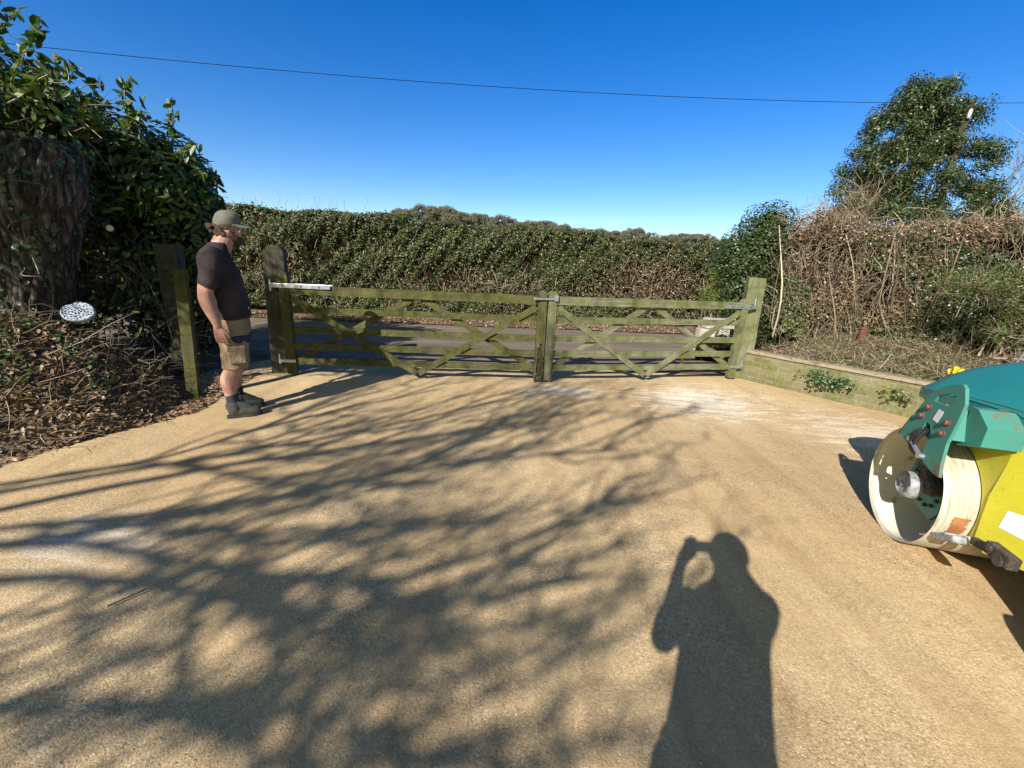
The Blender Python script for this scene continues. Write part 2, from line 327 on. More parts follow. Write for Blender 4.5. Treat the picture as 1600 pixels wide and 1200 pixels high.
def merge(parts):
    V, Fc, R, o = [], [], [], 0
    for v, f, r in parts:
        V.append(v); Fc.append(f+o); R.append(r); o += len(v)
    return np.concatenate(V), np.concatenate(Fc), np.concatenate(R)
def wander(n, k, start, direc, length, wob=.15, droop=0):
    """n random polylines"""
    d = unit(direc); t = np.linspace(0, 1, k)[None, :, None]; L = np.asarray(length).reshape(-1, 1, 1)
    P = start[:, None]+d[:, None]*L*t
    w1 = rng.normal(size=(n, 1, 3)); w2 = rng.normal(size=(n, 1, 3))
    P = P+(w1*np.sin(t*np.pi)*wob+w2*np.sin(t*2*np.pi+.3)*wob*.6-w2*np.sin(.3)*wob*.6)*L
    P[..., 2] += (droop*t**2*L)[..., 0]
    return P
def snoise(p, seed=0):
    """cheap smooth pseudo noise, -1..1"""
    r = np.random.default_rng(seed); s = 0
    for f, a in ((1, .5), (2.1, .3), (4.3, .2)):
        for _ in range(2):
            k = r.normal(size=3)*f; s = s+a*.7*np.sin(p@k+r.random()*6.28)
    return s
def box(bm, c, size, rot=None):
    m = Matrix.Translation(c)
    if rot is not None: m = m @ rot
    r = bmesh.ops.create_cube(bm, size=1, matrix=m @ Matrix.Diagonal((*size, 1))); return r['verts']
def cyl(bm, p0, p1, r0, r1=None, seg=20, cap=True):
    p0, p1 = Vector(p0), Vector(p1); d = p1-p0; q = Vector((0, 0, 1)).rotation_difference(d).to_matrix().to_4x4()
    return bmesh.ops.create_cone(bm, cap_ends=cap, segments=seg, radius1=r0, radius2=r0 if r1 is None else r1, depth=d.length,
                                 matrix=Matrix.Translation((p0+p1)/2) @ q)['verts']
def grain(o, axis):
    """store along-the-board coordinates for the wood shader"""
    me = o.data; n = len(me.vertices); c = np.empty(n*3, np.float32); me.vertices.foreach_get('co', c); c = c.reshape(-1, 3)
    a = unit(np.array(axis, float)); b = unit(np.cross(a, [0.13, .2, .97] if abs(a[2]) < .9 else [1, .1, .1])); d = np.cross(a, b)
    off = rng.random(3)*20
    at_ = me.attributes.new('grain', 'FLOAT_VECTOR', 'POINT')
    at_.data.foreach_set('vector', (np.stack([c@a, c@b, c@d], 1)+off).astype(np.float32).ravel()); return o
def board(name, p0, p1, height, thick, mat, parent, roundtop=0, sag=0, bev=.004):
    """board from p0 to p1; height is across in the vertical sense, thick is the horizontal depth"""
    p0, p1 = Vector(p0), Vector(p1); d = (p1-p0); L = d.length; x = d.normalized()
    if abs(x.z) > .9: y = Vector((*BY, 0)).normalized(); y = (y-x*y.dot(x)).normalized()
    else: y = Vector((0, 0, 1)).cross(x).normalized()
    z = x.cross(y)
    bm = bmesh.new(); n = max(2, int(L/.12)); rings = []; ts = [i/n for i in range(n+1)]
    if roundtop: ts = [t for t in ts if t < 1-roundtop/L-.02]+[1-roundtop/L*(1-k/7) for k in range(8)]
    for i, t in enumerate(ts):
        hh = height; q = p0+d*t
        if roundtop and t > 1-roundtop/L:
            u = (t-(1-roundtop/L))/(roundtop/L); hh = height*math.sqrt(max(.03, 1-u*u*.985))
        wv = Vector((random.uniform(-1, 1), random.uniform(-1, 1), random.uniform(-1, 1)))*(.0014 if not roundtop else 0)
        q = q+wv
        rings.append([bm.verts.new(q+z*(a*hh/2)+y*(b*thick/2)) for a, b in ((-1, -1), (1, -1), (1, 1), (-1, 1))])
    if roundtop:
        for k in range(1, 5):
            pass
    for a, b in zip(rings, rings[1:]):
        for j in range(4): bm.faces.new((a[j], a[(j+1) % 4], b[(j+1) % 4], b[j]))
    bm.faces.new(rings[0][::-1]); bm.faces.new(rings[-1])
    ed = [e for e in bm.edges if len(e.link_faces) == 2 and e.calc_face_angle(0) > 1.0]
    bmesh.ops.bevel(bm, geom=ed, offset=bev, segments=1, affect='EDGES')
    return grain(bmobj(name, bm, mat, parent), d)
BY = (0, 1)

# ------------------------------------------------------------------ setting: ground, drive, road, verge, bank
def grid(name, xs, ys, zf, mat, kind='structure'):
    X, Y = np.meshgrid(xs, ys); Z = zf(X, Y); V = np.stack([X, Y, Z], -1).reshape(-1, 3); nx, ny = len(xs), len(ys)
    i, j = np.meshgrid(np.arange(nx-1), np.arange(ny-1)); a = (j*nx+i).ravel()
    o = npmesh(name, V, np.stack([a, a+1, a+nx+1, a+nx], 1), mat, smooth=True); return tag(o, kind=kind)
def far_z(X, Y): return -.05+0*X
grid('ground', np.linspace(-1500, 1500, 41), np.linspace(-200, 2500, 41), far_z, MAT['field'])
def und(X, Y): return .006*np.sin(X*2.1+Y*1.3)+.005*np.sin(X*-1.4+Y*3.1+1)+.003*np.sin(X*5+Y*4.)
def road_near(x): return 6.02+.06*x
grid('driveway', np.linspace(-4.6, 6.5, 180), np.linspace(-7, 6.35, 200), lambda X, Y: und(X, Y)*np.clip((6.2-Y), 0, 1)+.0, MAT['gravel'])
def strip(name, fn0, fn1, z, mat, x0=-60, x1=60, n=160, m=14, zn=0):
    xs = np.linspace(x0, x1, n); t = np.linspace(0, 1, m)
    X = np.repeat(xs[None], m, 0); Y = fn0(xs)[None]*(1-t[:, None])+fn1(xs)[None]*t[:, None]
    Z = z+zn*snoise(np.stack([X*3, Y*3, 0*X], -1), 5); V = np.stack([X, Y, Z], -1).reshape(-1, 3)
    i, j = np.meshgrid(np.arange(n-1), np.arange(m-1)); a = (j*n+i).ravel()
    return tag(npmesh(name, V, np.stack([a, a+1, a+n+1, a+n], 1), mat, smooth=True), kind='structure')
strip('road', lambda x: 6.05+.06*x+.05*np.sin(x*2.1)+.03*np.sin(x*7), lambda x: 10.25+.07*x, .012, MAT['road'])
strip('verge', lambda x: 9.95+.07*x+.06*np.sin(x*1.7)+.04*np.sin(x*5.1), lambda x: 12.6+.07*x, .028, MAT['soil'], zn=.012)
# earth under the shrubs on the left
def soil_left(X, Y):
    e = np.clip((-3.55-X+.25*np.sin(Y*2.3)-.12*np.maximum(0, 3-Y))/1.0, -0.3, 1); return -.03+.16*np.clip(e, -.2, 1)+.02*snoise(np.stack([X*4, Y*4, 0*X], -1), 3)*(e > 0)
grid('soil', np.linspace(-12, -3.3, 60), np.linspace(-7, 6.1, 90), soil_left, MAT['soil'])
# retaining wall and bank on the right
WP = np.array([(3.42, 6.02), (3.72, 5.62), (4.10, 5.16), (4.60, 4.55), (5.15, 3.75), (5.6, 2.9), (6.0, 1.6), (6.3, 0), (6.5, -2)])
def resample(P, n):
    d = np.r_[0, np.cumsum(np.linalg.norm(np.diff(P, axis=0), axis=1))]; t = np.linspace(0, d[-1], n)
    return np.stack([np.interp(t, d, P[:, i]) for i in range(P.shape[1])], 1), t
wp, wt = resample(WP, 70)
def wall_mesh(name, inner, outer, z0, z1, mat, parent):
    T = unit(np.gradient(wp, axis=0)); Nn = np.stack([T[:, 1], -T[:, 0]], 1)*-1   # toward the bank: decide sign
    if (Nn[5]@np.array([1, 1])) < 0: Nn = -Nn
    bm = bmesh.new(); uvl = bm.loops.layers.uv.new('UVMap'); rings = []
    for k in range(len(wp)):
        a = wp[k]+Nn[k]*outer; b = wp[k]+Nn[k]*inner; j = .002*math.sin(k*1.7)
        rings.append([bm.verts.new((*a, z0)), bm.verts.new((*a, z1+j)), bm.verts.new((*b, z1+j)), bm.verts.new((*b, z0))])
    vv = [z0, z1, z1+abs(inner-outer), z1+abs(inner-outer)+z1-z0]
    for k in range(len(wp)-1):
        for j in range(3):
            f = bm.faces.new((rings[k][j], rings[k+1][j], rings[k+1][j+1], rings[k][j+1]))
            for lp, (u, v) in zip(f.loops, ((wt[k], vv[j]), (wt[k+1], vv[j]), (wt[k+1], vv[j+1]), (wt[k], vv[j+1]))): lp[uvl].uv = (u, v)
    bm.faces.new(rings[0]); bm.faces.new(rings[-1][::-1])
    return bmobj(name, bm, mat, parent)
wall = empty('retaining_wall', (3.42, 6.02, 0), 0, 'low mossy brick retaining wall curving along the right edge of the drive', 'wall')
def under(p, o):  # keep world coordinates for a part under a thing that has a location
    o.parent = p; o.matrix_parent_inverse = Matrix.LocRotScale(p.location, p.rotation_euler, None).inverted(); return o
under(wall, wall_mesh('brickwork', .11, 0, -.04, .405, MAT['brick'], None))
under(wall, wall_mesh('coping', .13, -.022, .405, .445, MAT['coping'], None))
def seg_dist(X, Y, P):
    best = np.full(X.shape, 1e9); side = np.zeros(X.shape)
    for a, b in zip(P[:-1], P[1:]):
        d = b-a; t = np.clip(((X-a[0])*d[0]+(Y-a[1])*d[1])/(d@d), 0, 1)
        dx = X-a[0]-t*d[0]; dy = Y-a[1]-t*d[1]; r = np.hypot(dx, dy); s = -(d[0]*(Y-a[1])-d[1]*(X-a[0]))
        m = r < best; best[m] = r[m]; side[m] = s[m]
    return best, side
def bank_z(X, Y):
    r = np.interp(np.hypot(X-3.4, Y-6), [0, 100], [0, 1])*0
    return .40+.07*np.clip(DB, 0, 4)+.03*snoise(np.stack([X*3, Y*3, 0*X], -1), 9)
# bank surface: columns start at the wall and run away from it
T_ = unit(np.gradient(wp, axis=0)); Nb = np.stack([T_[:, 1], -T_[:, 0]], 1); Nb = Nb if Nb[5]@np.array([1, 1]) > 0 else -Nb
ext = np.array([[2.2+.0*k, 0] for k in range(1)])
bo = np.linspace(.10, 7, 44)
Dv = unit(Nb*.35+np.array([.75, .35])[None])
BX = wp[:, None, 0]+Dv[:, None, 0]*bo[None]; BYY = wp[:, None, 1]+Dv[:, None, 1]*bo[None]; DB = np.repeat(bo[None]-.1, len(wp), 0)
BZ = .385+.085*np.clip(DB, 0, 3)+.022*snoise(np.stack([BX*4, BYY*4, 0*BX], -1), 9)*np.clip(DB*4, 0, 1)
Vb = np.stack([BX, BYY, BZ], -1).reshape(-1, 3); nb = len(bo)
i_, j_ = np.meshgrid(np.arange(nb-1), np.arange(len(wp)-1)); a_ = (j_*nb+i_).ravel()
tag(npmesh('bank', Vb, np.stack([a_, a_+1, a_+nb+1, a_+nb], 1), MAT['soil'], smooth=True), kind='structure')
# end slope of the bank towards the road
e0 = np.array([wp[0]+Dv[0]*b for b in bo]); zz = BZ[0]
V2 = []
for k in range(nb):
    for t in np.linspace(0, 1, 10):
        q = e0[k]+np.array([-.25, 1.5])*t*min(1, .35+.3*bo[k]); V2.append((q[0], q[1], zz[k]*(1-t)**1.2-.03*t+(.01*math.sin(k*2+t*9) if 0 < t < 1 else 0)))
V2 = np.array(V2); i_, j_ = np.meshgrid(np.arange(9), np.arange(nb-1)); a_ = (j_*10+i_).ravel()
tag(npmesh('bank_slope', V2, np.stack([a_, a_+1, a_+11, a_+10], 1), MAT['soil'], smooth=True), kind='structure')
def bankh(x, y):
    X = np.atleast_1d(x).astype(float); Y = np.atleast_1d(y).astype(float)
    r, s = seg_dist(X, Y, np.concatenate([WP])); return .39+.085*np.clip(r*1.05, 0, 3)

# ------------------------------------------------------------------ hedge beyond the road
def hedge_front(x): return 10.72+.071*(x+6.5)*.95
def hedge_top(x): return 2.56-.030*(x+6.4)+.05*np.sin(x*1.3)+.03*np.sin(x*3.7+1)
def brownness(x, z):
    b = np.exp(-((x-3.6)/1.4)**2-((z-1.15)/.58)**2)*1.1
    b = b+np.exp(-((x+.6)/1.5)**2-((z-.85)/.30)**2)*.7+np.exp(-((x+6.2)/.7)**2-((z-1.35)/.5)**2)*.5
    return b
def build_hedge():
    root = empty('boundary_hedge', (0, 11.5, 0), 0, 'long trimmed dark green hedge standing on the far side of the road', 'hedge')
    n = 150000; x = rng.uniform(-11, 8.5, n); top = hedge_top(x); z = .16+(top-.16)*rng.random(n)
    P = np.stack([x, 0*x, z], 1); lump = snoise(P*np.array([3.2, 1, 3.2]), 21)*.16+snoise(P*np.array([8, 1, 8]), 22)*.10
    br = brownness(x, z)+snoise(P*np.array([4, 1, 4]), 23)*.25
    keep = rng.random(n) > np.clip(br, 0, .86); hole = snoise(P*np.array([7, 1, 7]), 24) < -.52
    keep &= ~(hole & (rng.random(n) < .8)); foot = np.clip((.55-z)/.5, 0, 1)
    y = hedge_front(x)-lump+rng.exponential(.06, n)-.12*foot*rng.random(n)+.14*np.clip(br, 0, 1)+.1*np.clip((z-top+.18)/.18, 0, 1)**2*.9
    C = np.stack([x, y, z], 1)[keep]; m = len(C)
    N = np.stack([rng.normal(0, .55, m), -1+rng.normal(0, .5, m), .45+rng.normal(0, .6, m)], 1)
    a = leaves(C, N, rng.uniform(.032, .062, m), rng.uniform(.022, .038, m), folded=False)
    n = 26000; x = rng.uniform(-13, 9.5, n); y = hedge_front(x)+rng.uniform(.0, 1.1, n); P = np.stack([x, y, 0*x], 1)
    z = hedge_top(x)+snoise(P*4, 30)*.035+rng.exponential(.022, n)-.06
    N = np.stack([rng.normal(0, .6, n), rng.normal(-.2, .6, n), 1+0*x], 1)
    b = leaves(np.stack([x, y, z], 1), N, rng.uniform(.04, .075, n), .04, folded=False)
    V, Fc, R = merge([a, b]); npmesh('foliage', V, Fc, MAT['hedge'], under_w(root), R)
    # dry leaves and cut stems showing in the brown parts
    n = 15000; x = rng.uniform(-9, 7, n); z = rng.uniform(.2, 2.1, n); k = rng.random(n) < np.clip(brownness(x, z)*.95, 0, 1)+.05
    x, z = x[k], z[k]; m = len(x); y = hedge_front(x)+rng.uniform(-.05, .12, m)
    V, Fc, R = leaves(np.stack([x, y, z], 1), rng.normal(size=(m, 3))+[0, -1, .3], rng.uniform(.035, .07, m), .03, folded=False)
    npmesh('dead_leaves', V, Fc, MAT['dry'], under_w(root), R)
    n = 9000; x = rng.uniform(-13, 9, n); z = rng.uniform(.05, 1.9, n); k = rng.random(n) < np.clip(brownness(x, z), 0, 1)*.95+.22*(z < .9)
    x, z = x[k], z[k]; m = len(x); y = hedge_front(x)+rng.uniform(-.04, .16, m)
    d = np.stack([rng.normal(0, .7, m), rng.normal(-.1, .35, m), np.abs(rng.normal(.8, .5, m))], 1)
    P = wander(m, 4, np.stack([x, y, z], 1), d, rng.uniform(.15, .5, m), .08)
    R_ = rng.uniform(.003, .008, m)[:, None]*np.linspace(1, .4, 4)[None]
    p1 = tubes(P, R_, 3)
    m = 45; x = rng.uniform(-12, 8, m); P = wander(m, 5, np.stack([x, hedge_front(x)+rng.uniform(.1, .9, m), hedge_top(x)-.05], 1), np.stack([rng.normal(0, .4, m), rng.normal(0, .3, m), np.ones(m)], 1), rng.exponential(.12, m)+.06, .07)
    p2 = tubes(P, np.full((m, 5), .0035), 3)
    x = np.r_[rng.uniform(-6.6, -4.2, 26), rng.uniform(1.2, 1.6, 2)]; m = len(x)
    P = wander(m, 5, np.stack([x, hedge_front(x)+.3, hedge_top(x)-.05], 1), np.stack([rng.normal(0, .3, m), 0*x, np.ones(m)], 1), rng.uniform(.2, .5, m), .08)
    p3 = tubes(P, np.full((m, 5), .003), 3)
    V, Fc, R = merge([p1, p2, p3]); npmesh('stems', V, Fc, MAT['twig'], under_w(root), R)
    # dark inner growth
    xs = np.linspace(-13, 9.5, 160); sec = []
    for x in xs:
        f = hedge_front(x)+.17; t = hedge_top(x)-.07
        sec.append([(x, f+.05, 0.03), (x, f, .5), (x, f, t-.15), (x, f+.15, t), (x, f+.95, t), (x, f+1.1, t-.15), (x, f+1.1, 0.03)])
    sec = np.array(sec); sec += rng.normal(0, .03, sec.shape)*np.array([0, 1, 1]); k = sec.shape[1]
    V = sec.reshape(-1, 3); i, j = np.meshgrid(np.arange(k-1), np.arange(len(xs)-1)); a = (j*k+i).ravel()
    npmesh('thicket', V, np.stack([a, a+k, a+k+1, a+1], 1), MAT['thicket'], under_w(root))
def under_w(root):
    """parent that keeps world coordinates: an identity-inverse helper"""
    return root
_np = npmesh
def npmesh(name, V, Fc, mat, parent=None, rnd=None, smooth=False, uv=None):
    if parent is not None and (parent.location.length > 0 or parent.rotation_euler.z != 0) and parent.get('_w', 1):
        Mi = np.array(Matrix.LocRotScale(parent.location, parent.rotation_euler, None).inverted())
        V = np.asarray(V, float)@Mi[:3, :3].T+Mi[:3, 3]
    return _np(name, V, Fc, mat, parent, rnd, smooth)
build_hedge()
def litter(name, xf, n, size, mat, label, cat='leaf litter', up=.02):
    x, y, z = xf(n); N = np.stack([rng.normal(0, .5, len(x)), rng.normal(0, .5, len(x)), np.ones(len(x))], 1)
    V, Fc, R = leaves(np.stack([x, y, z+up*rng.random(len(x))], 1), N, rng.uniform(.6, 1.3, len(x))*size, rng.uniform(.4, .7, len(x))*size, folded=False)
    return tag(npmesh(name, V, Fc, mat, None, R), label, cat, kind='stuff')
def verge_pts(n):
    x = rng.uniform(-10, 7.5, n); t = rng.beta(1.2, 1.2, n); y = 9.85+.07*x+t*.95; return x, y, np.full(n, .045)
litter('leaf_litter', verge_pts, 11000, .06, MAT['dry'], 'strip of fallen brown leaves along the far road edge below the hedge')

# ------------------------------------------------------------------ generic leafy shrub made of clumps
def clump_leaves(cl, per, L, W, shell=.5, folded=True, up=.35):
    """cl: list of (cx,cy,cz,rx,ry,rz)"""
    out = []
    for c in cl:
        n = int(per*(c[3]*c[4]*c[5])**(2/3)*10); d = unit(rng.normal(size=(n, 3))); r = (1-shell*rng.random(n)**1.6)[:, None]
        P = np.array(c[:3])+d*r*np.array(c[3:])
        P += snoise(P*5, 4)[:, None]*d*.07
        N = d+rng.normal(0, .45, (n, 3))+[0, 0, up]
        out.append(leaves(P, N, rng.uniform(.7, 1.25, n)*L, rng.uniform(.75, 1.2, n)*W, folded=folded))
    return merge(out)
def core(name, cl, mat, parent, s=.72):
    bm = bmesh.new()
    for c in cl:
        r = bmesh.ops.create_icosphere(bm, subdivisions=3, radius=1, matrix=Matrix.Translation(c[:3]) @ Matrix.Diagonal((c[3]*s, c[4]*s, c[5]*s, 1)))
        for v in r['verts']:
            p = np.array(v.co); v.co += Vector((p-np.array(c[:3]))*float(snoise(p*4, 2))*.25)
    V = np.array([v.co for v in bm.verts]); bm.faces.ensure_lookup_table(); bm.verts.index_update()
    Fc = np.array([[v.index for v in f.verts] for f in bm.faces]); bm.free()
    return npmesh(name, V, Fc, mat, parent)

# ------------------------------------------------------------------ left: trunk, laurel, brush
def ivy_trunk():
    root = empty('cut_tree_trunk', (-4.75, 4.0, 0), 0, 'thick rugged trunk sawn off at the top at the left edge, ivy on its bark', 'tree trunk')
    ax = np.array([(-4.78, 4.0, -.1), (-4.72, 4.0, .3), (-4.64, 4.0, .9), (-4.50, 4.0, 1.4), (-4.32, 4.0, 1.9), (-4.14, 4.02, 2.36)]); rr = [.44, .31, .27, .31, .35, .25]
    P, _ = resample(np.c_[ax, rr], 150); n = 120; V = []; an = np.linspace(0, 2*np.pi, n, endpoint=False)
    for k, p in enumerate(P):
        q = np.stack([np.cos(an)*2.2, np.sin(an)*2.2, np.full(n, p[2]*1.2)], 1); rid = np.abs(np.sin(an*9+2.5*np.sin(p[2]*2.2)+3.2*snoise(q*1.6, 12)))**.6
        r = p[3]*(1-.10*(k/(len(P)-1))**8+.13*snoise(q, 11)+.10*(rid-.6)+.05*snoise(q*3.5, 14)+.03*snoise(q*8, 17)+.10*np.exp(-((p[2]-1.5)/.25)**2)*np.cos(an+1.9))
        V.append(np.stack([p[0]+np.cos(an)*r, p[1]+np.sin(an)*r*.95, p[2]+(k/(len(P)-1))**6*(.10*snoise(q*2.5, 15)-.16*np.cos(an)*(np.cos(an) > 0))+0*an], 1))
    V = np.concatenate(V+[np.array([[P[-1, 0], P[-1, 1], P[-1, 2]-.03]])]); m = len(P)
    F_ = [[k*n+j, k*n+(j+1) % n, (k+1)*n+(j+1) % n, (k+1)*n+j] for k in range(m-1) for j in range(n)]
    F_ += [[(m-1)*n+j, (m-1)*n+(j+1) % n, m*n, m*n] for j in range(0, n)]
    me = bpy.data.meshes.new('trunk'); me.from_pydata([tuple(v) for v in V-np.array([-4.75, 4.0, 0])], [], [f if f[2] != f[3] else f[:3] for f in F_]); me.materials.append(MAT['bark'])
    me.polygons.foreach_set('use_smooth', np.ones(len(me.polygons), bool)); link(bpy.data.objects.new('trunk', me), root)
    n = 400; t = rng.random(n)**.8; k = (t*149).astype(int); a = rng.uniform(-2.9, .6, n)+.8*np.sin(t*9); C = np.stack([P[k, 0]+np.cos(a)*(P[k, 3]+.03), P[k, 1]+np.sin(a)*(P[k, 3]+.03), P[k, 2]], 1)
    V, Fc, R = leaves(C, np.stack([np.cos(a), np.sin(a), .4+0*a], 1)+rng.normal(0, .3, (n, 3)), rng.uniform(.03, .065, n), .045)
    npmesh('ivy', V, Fc, MAT['ivy'], root, R)
    n = 34; a = rng.uniform(-2.6, 0, n); k = rng.integers(12, 140, n); st = np.stack([P[k, 0]+np.cos(a)*P[k, 3]*.95, P[k, 1]+np.sin(a)*P[k, 3]*.95, P[k, 2]], 1)
    W_ = wander(n, 9, st, np.stack([np.cos(a)*.7+.3, np.sin(a)*.5, rng.normal(0, .6, n)], 1), rng.uniform(.15, .7, n), .12, -.15)
    V, Fc, R = tubes(W_, np.full((n, 9), .003), 3); npmesh('sprouts', V, Fc, MAT['twig'], root, R)
ivy_trunk()
LAUREL = [(-6.3, 5.3, 2.9, 1.0, .8, .75), (-5.45, 5.1, 2.45, .9, .8, .75), (-4.75, 5.1, 2.25, .8, .7, .68), (-4.35, 5.3, 2.25, .72, .65, .62), (-4.2, 5.35, 1.75, .62, .6, .6), (-5.0, 5.5, 1.3, 1.0, .6, .8),
          (-4.6, 5.7, .8, .8, .5, .8), (-6.2, 5.2, 1.2, 1.1, .8, 1.2), (-4.05, 5.2, 2.1, .5, .5, .52), (-4.95, 3.95, 2.62, .42, .35, .28), (-4.35, 4.35, 2.62, .42, .3, .22)]
def laurel(name, cl, loc, label, per, sprays):
    root = empty(name, loc, 0, label, 'shrub')
    V, Fc, R = clump_leaves(cl, per, .115, .042, .55)
    sh = []; tw = []
    for (x, y, z, dx, dy, dz, L) in sprays:
        L = L*1.18; P = wander(1, 8, np.array([[x, y, z]]), np.array([[dx, dy, dz]]), [L], .05); tw.append(tubes(P, np.linspace(.009, .003, 8)[None], 4))
        m = int(26*L/.5); t = rng.uniform(.15, 1, m); idx = t*7; i0 = np.minimum(idx.astype(int), 6); fr = (idx-i0)[:, None]
        C = P[0, i0]*(1-fr)+P[0, i0+1]*fr; side = unit(rng.normal(size=(m, 3)))
        C = C+side*.045; sh.append(leaves(C, np.cross(side, unit(np.array([dx, dy, dz])))+rng.normal(0, .3, (m, 3)), rng.uniform(.10, .165, m), rng.uniform(.036, .055, m)))
    if sh:
        v2 = merge(sh); V, Fc, R = merge([(V, Fc, R), v2])
    npmesh('foliage', V, Fc, MAT['laurel'], root, R)
    n = 330; c = np.array(cl)[rng.integers(0, len(cl), n)]; d = unit(rng.normal(size=(n, 3))); st = c[:, :3]+d*c[:, 3:]*.3
    tw.append(tubes(wander(n, 10, st, d*c[:, 3:], rng.uniform(.25, .6, n), .1), rng.uniform(.003, .008, n)[:, None]*np.linspace(1, .4, 10)[None], 4)[0:3])
    parts = []
    V, Fc, R = merge(tw); npmesh('stems', V, Fc, MAT['twig'], root, R)
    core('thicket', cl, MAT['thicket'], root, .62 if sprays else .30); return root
sp = [(-4.9, 3.9, 2.6, .1, -.1, 1, .6), (-4.7, 3.9, 2.6, .6, -.1, .8, .6), (-4.4, 4.0, 2.6, .8, -.1, .35, .45), (-5.1, 3.9, 2.6, -.2, -.2, 1, .6), (-4.55, 3.8, 2.5, .6, -.3, .1, .35), (-5.3, 4.9, 2.9, -.1, -.1, 1, .75), (-5.5, 4.7, 2.9, .5, 0, 1, .8), (-5.2, 4.8, 2.8, .8, -.2, .9, .8), (-5.0, 4.8, 2.75, .7, 0, .5, .6), (-4.75, 4.9, 2.6, .8, 0, .5, .6), (-4.6, 4.9, 2.6, .3, 0, .7, .45),
      (-4.3, 4.9, 2.6, .6, 0, .6, .45), (-4.15, 5.0, 2.65, .1, 0, 1, .42), (-3.95, 5.1, 2.5, .3, 0, 1, .42), (-3.9, 5.1, 2.35, .7, 0, .5, .3), (-5.8, 4.6, 3.0, .2, -.1, 1, .7), (-4.5, 4.8, 2.5, .2, -.3, 1, .35),
      (-5.6, 4.6, 2.7, -.2, -.4, .8, .8), (-5.9, 4.5, 2.6, .4, -.5, .8, .9), (-3.8, 5.1, 2.2, .8, -.1, .3, .25), (-3.7, 5.1, 2.0, .8, -.2, .1, .22), (-6.0, 5.0, 3.2, 1, 0, .6, .9), (-5.9, 5.0, 3.3, .6, 0, 1, .6),
      (-4.0, 4.9, 2.5, -.4, 0, 1, .35), (-4.9, 4.9, 2.8, 0, 0, 1, .35), (-5.15, 4.9, 2.9, .9, 0, .8, .5)]
laurel('laurel_bush', LAUREL, (-4.9, 5.3, 0), 'big glossy laurel bush with long leaves rising behind the sawn trunk on the left', 520, sp)
HB = [(-4.8, 1.15, 3.45, .50, .7, .35), (-4.52, 1.1, 3.5, .40, .6, .3), (-5.9, 2.6, 3.3, .9, .8, .6), (-5.3, 2.0, 3.5, .8, .8, .5), (-5.6, 1.2, 3.6, .9, .8, .6), (-4.95, 1.35, 3.55, .55, .6, .4), (-6.3, 2.2, 2.8, 1.0, 1.0, .8), (-6.9, 3.2, 3.2, .9, .8, .8), (-6.6, 3.3, 1.5, .95, 1.0, 1.7), (-6.5, 1.9, 1.5, 1.0, 1.0, 1.8), (-6.7, .4, 1.6, 1.1, 1.1, 1.8), (-6.9, -1.2, 1.7, 1.1, 1.1, 1.8)]  # out-of-view laurel, high clumps placed to shade the gate, road and trunk
laurel('shade_laurel', HB, (-6.6, 1.2, 0), 'unseen laurel hedge continued left of the drive, clumps added to shade gate and road', 170, [])

def brush():
    root = empty('brush_pile', (-4.3, 3.3, 0), 0, 'heap of cut twigs and dry leaves in front of the sawn trunk', 'brush pile')
    def heap(x, y):
        r = np.hypot((x+4.55)/1.35, (y-3.45)/1.25); return .88*np.clip(1-r**1.8, 0, 1)
    n = 5200; x = rng.uniform(-5.9, -3.35, n); y = rng.uniform(2.15, 4.75, n); h = heap(x, y); k = h > .02; x, y, h = x[k], y[k], h[k]; m = len(x)
    d = np.stack([rng.normal(0, 1, m), rng.normal(-.15, 1, m), rng.normal(.12, .35, m)], 1)
    P = wander(m, 5, np.stack([x, y, h*rng.uniform(.5, 1.05, m)+.02], 1), d, np.minimum(rng.exponential(.13, m)+.06, .6), .07); P[..., 2] = np.maximum(P[..., 2], .012)
    a = tubes(P, rng.uniform(.0016, .0042, m)[:, None]*np.linspace(1, .45, 5)[None], 3)
    m = 34; x = rng.uniform(-5.2, -3.6, m); y = rng.uniform(2.5, 4.4, m)
    P = wander(m, 7, np.stack([x, y, heap(x, y)], 1), np.stack([rng.normal(0.1, 1, m), rng.normal(-.1, .6, m), rng.normal(.35, .4, m)], 1), rng.uniform(.25, .6, m), .08, -.1); P[..., 2] = np.maximum(P[..., 2], .02)
    b = tubes(P, rng.uniform(.003, .006, m)[:, None]*np.linspace(1, .4, 7)[None], 4)
    V, Fc, R = merge([a, b]); npmesh('twigs', V, Fc, MAT['twig'], root, R)
    n = 13000; x = rng.uniform(-5.9, -3.1, n); y = rng.uniform(2.1, 4.7, n); h = heap(x, y); k = h > 0.01; x, y, h = x[k], y[k], h[k]; m = len(x)
    V, Fc, R = leaves(np.stack([x, y, h*rng.uniform(.75, 1.04, m)+.015], 1), rng.normal(0, .8, (m, 3))+[0, -.3, 1], rng.uniform(.03, .075, m), rng.uniform(.015, .035, m)); npmesh('dead_leaves', V, Fc, MAT['dry'], root, R)
    n = 1500; x = rng.uniform(-4.8, -3.4, n); y = rng.uniform(2.3, 3.6, n); h = heap(x, y); P = np.stack([x, y, h+.02], 1); k = (h > .02) & (snoise(P*3, 8) > .05); P = P[k]
    V, Fc, R = leaves(P, rng.normal(0, .6, (len(P), 3))+[0, -.4, 1], .05, .04); npmesh('ivy', V, Fc, MAT['ivy'], root, R)
    xs = np.linspace(-5.9, -3.15, 50); ys = np.linspace(2.15, 4.75, 50); X, Y = np.meshgrid(xs, ys); Z = heap(X, Y)*.82+.03*rng.normal(size=X.shape)*(heap(X, Y) > .05)-.03
    V = np.stack([X, Y, Z], -1).reshape(-1, 3); i, j = np.meshgrid(np.arange(49), np.arange(49)); a = (j*50+i).ravel()
    npmesh('mulch', V, np.stack([a, a+1, a+51, a+50], 1), MAT['soil'], root)
brush()
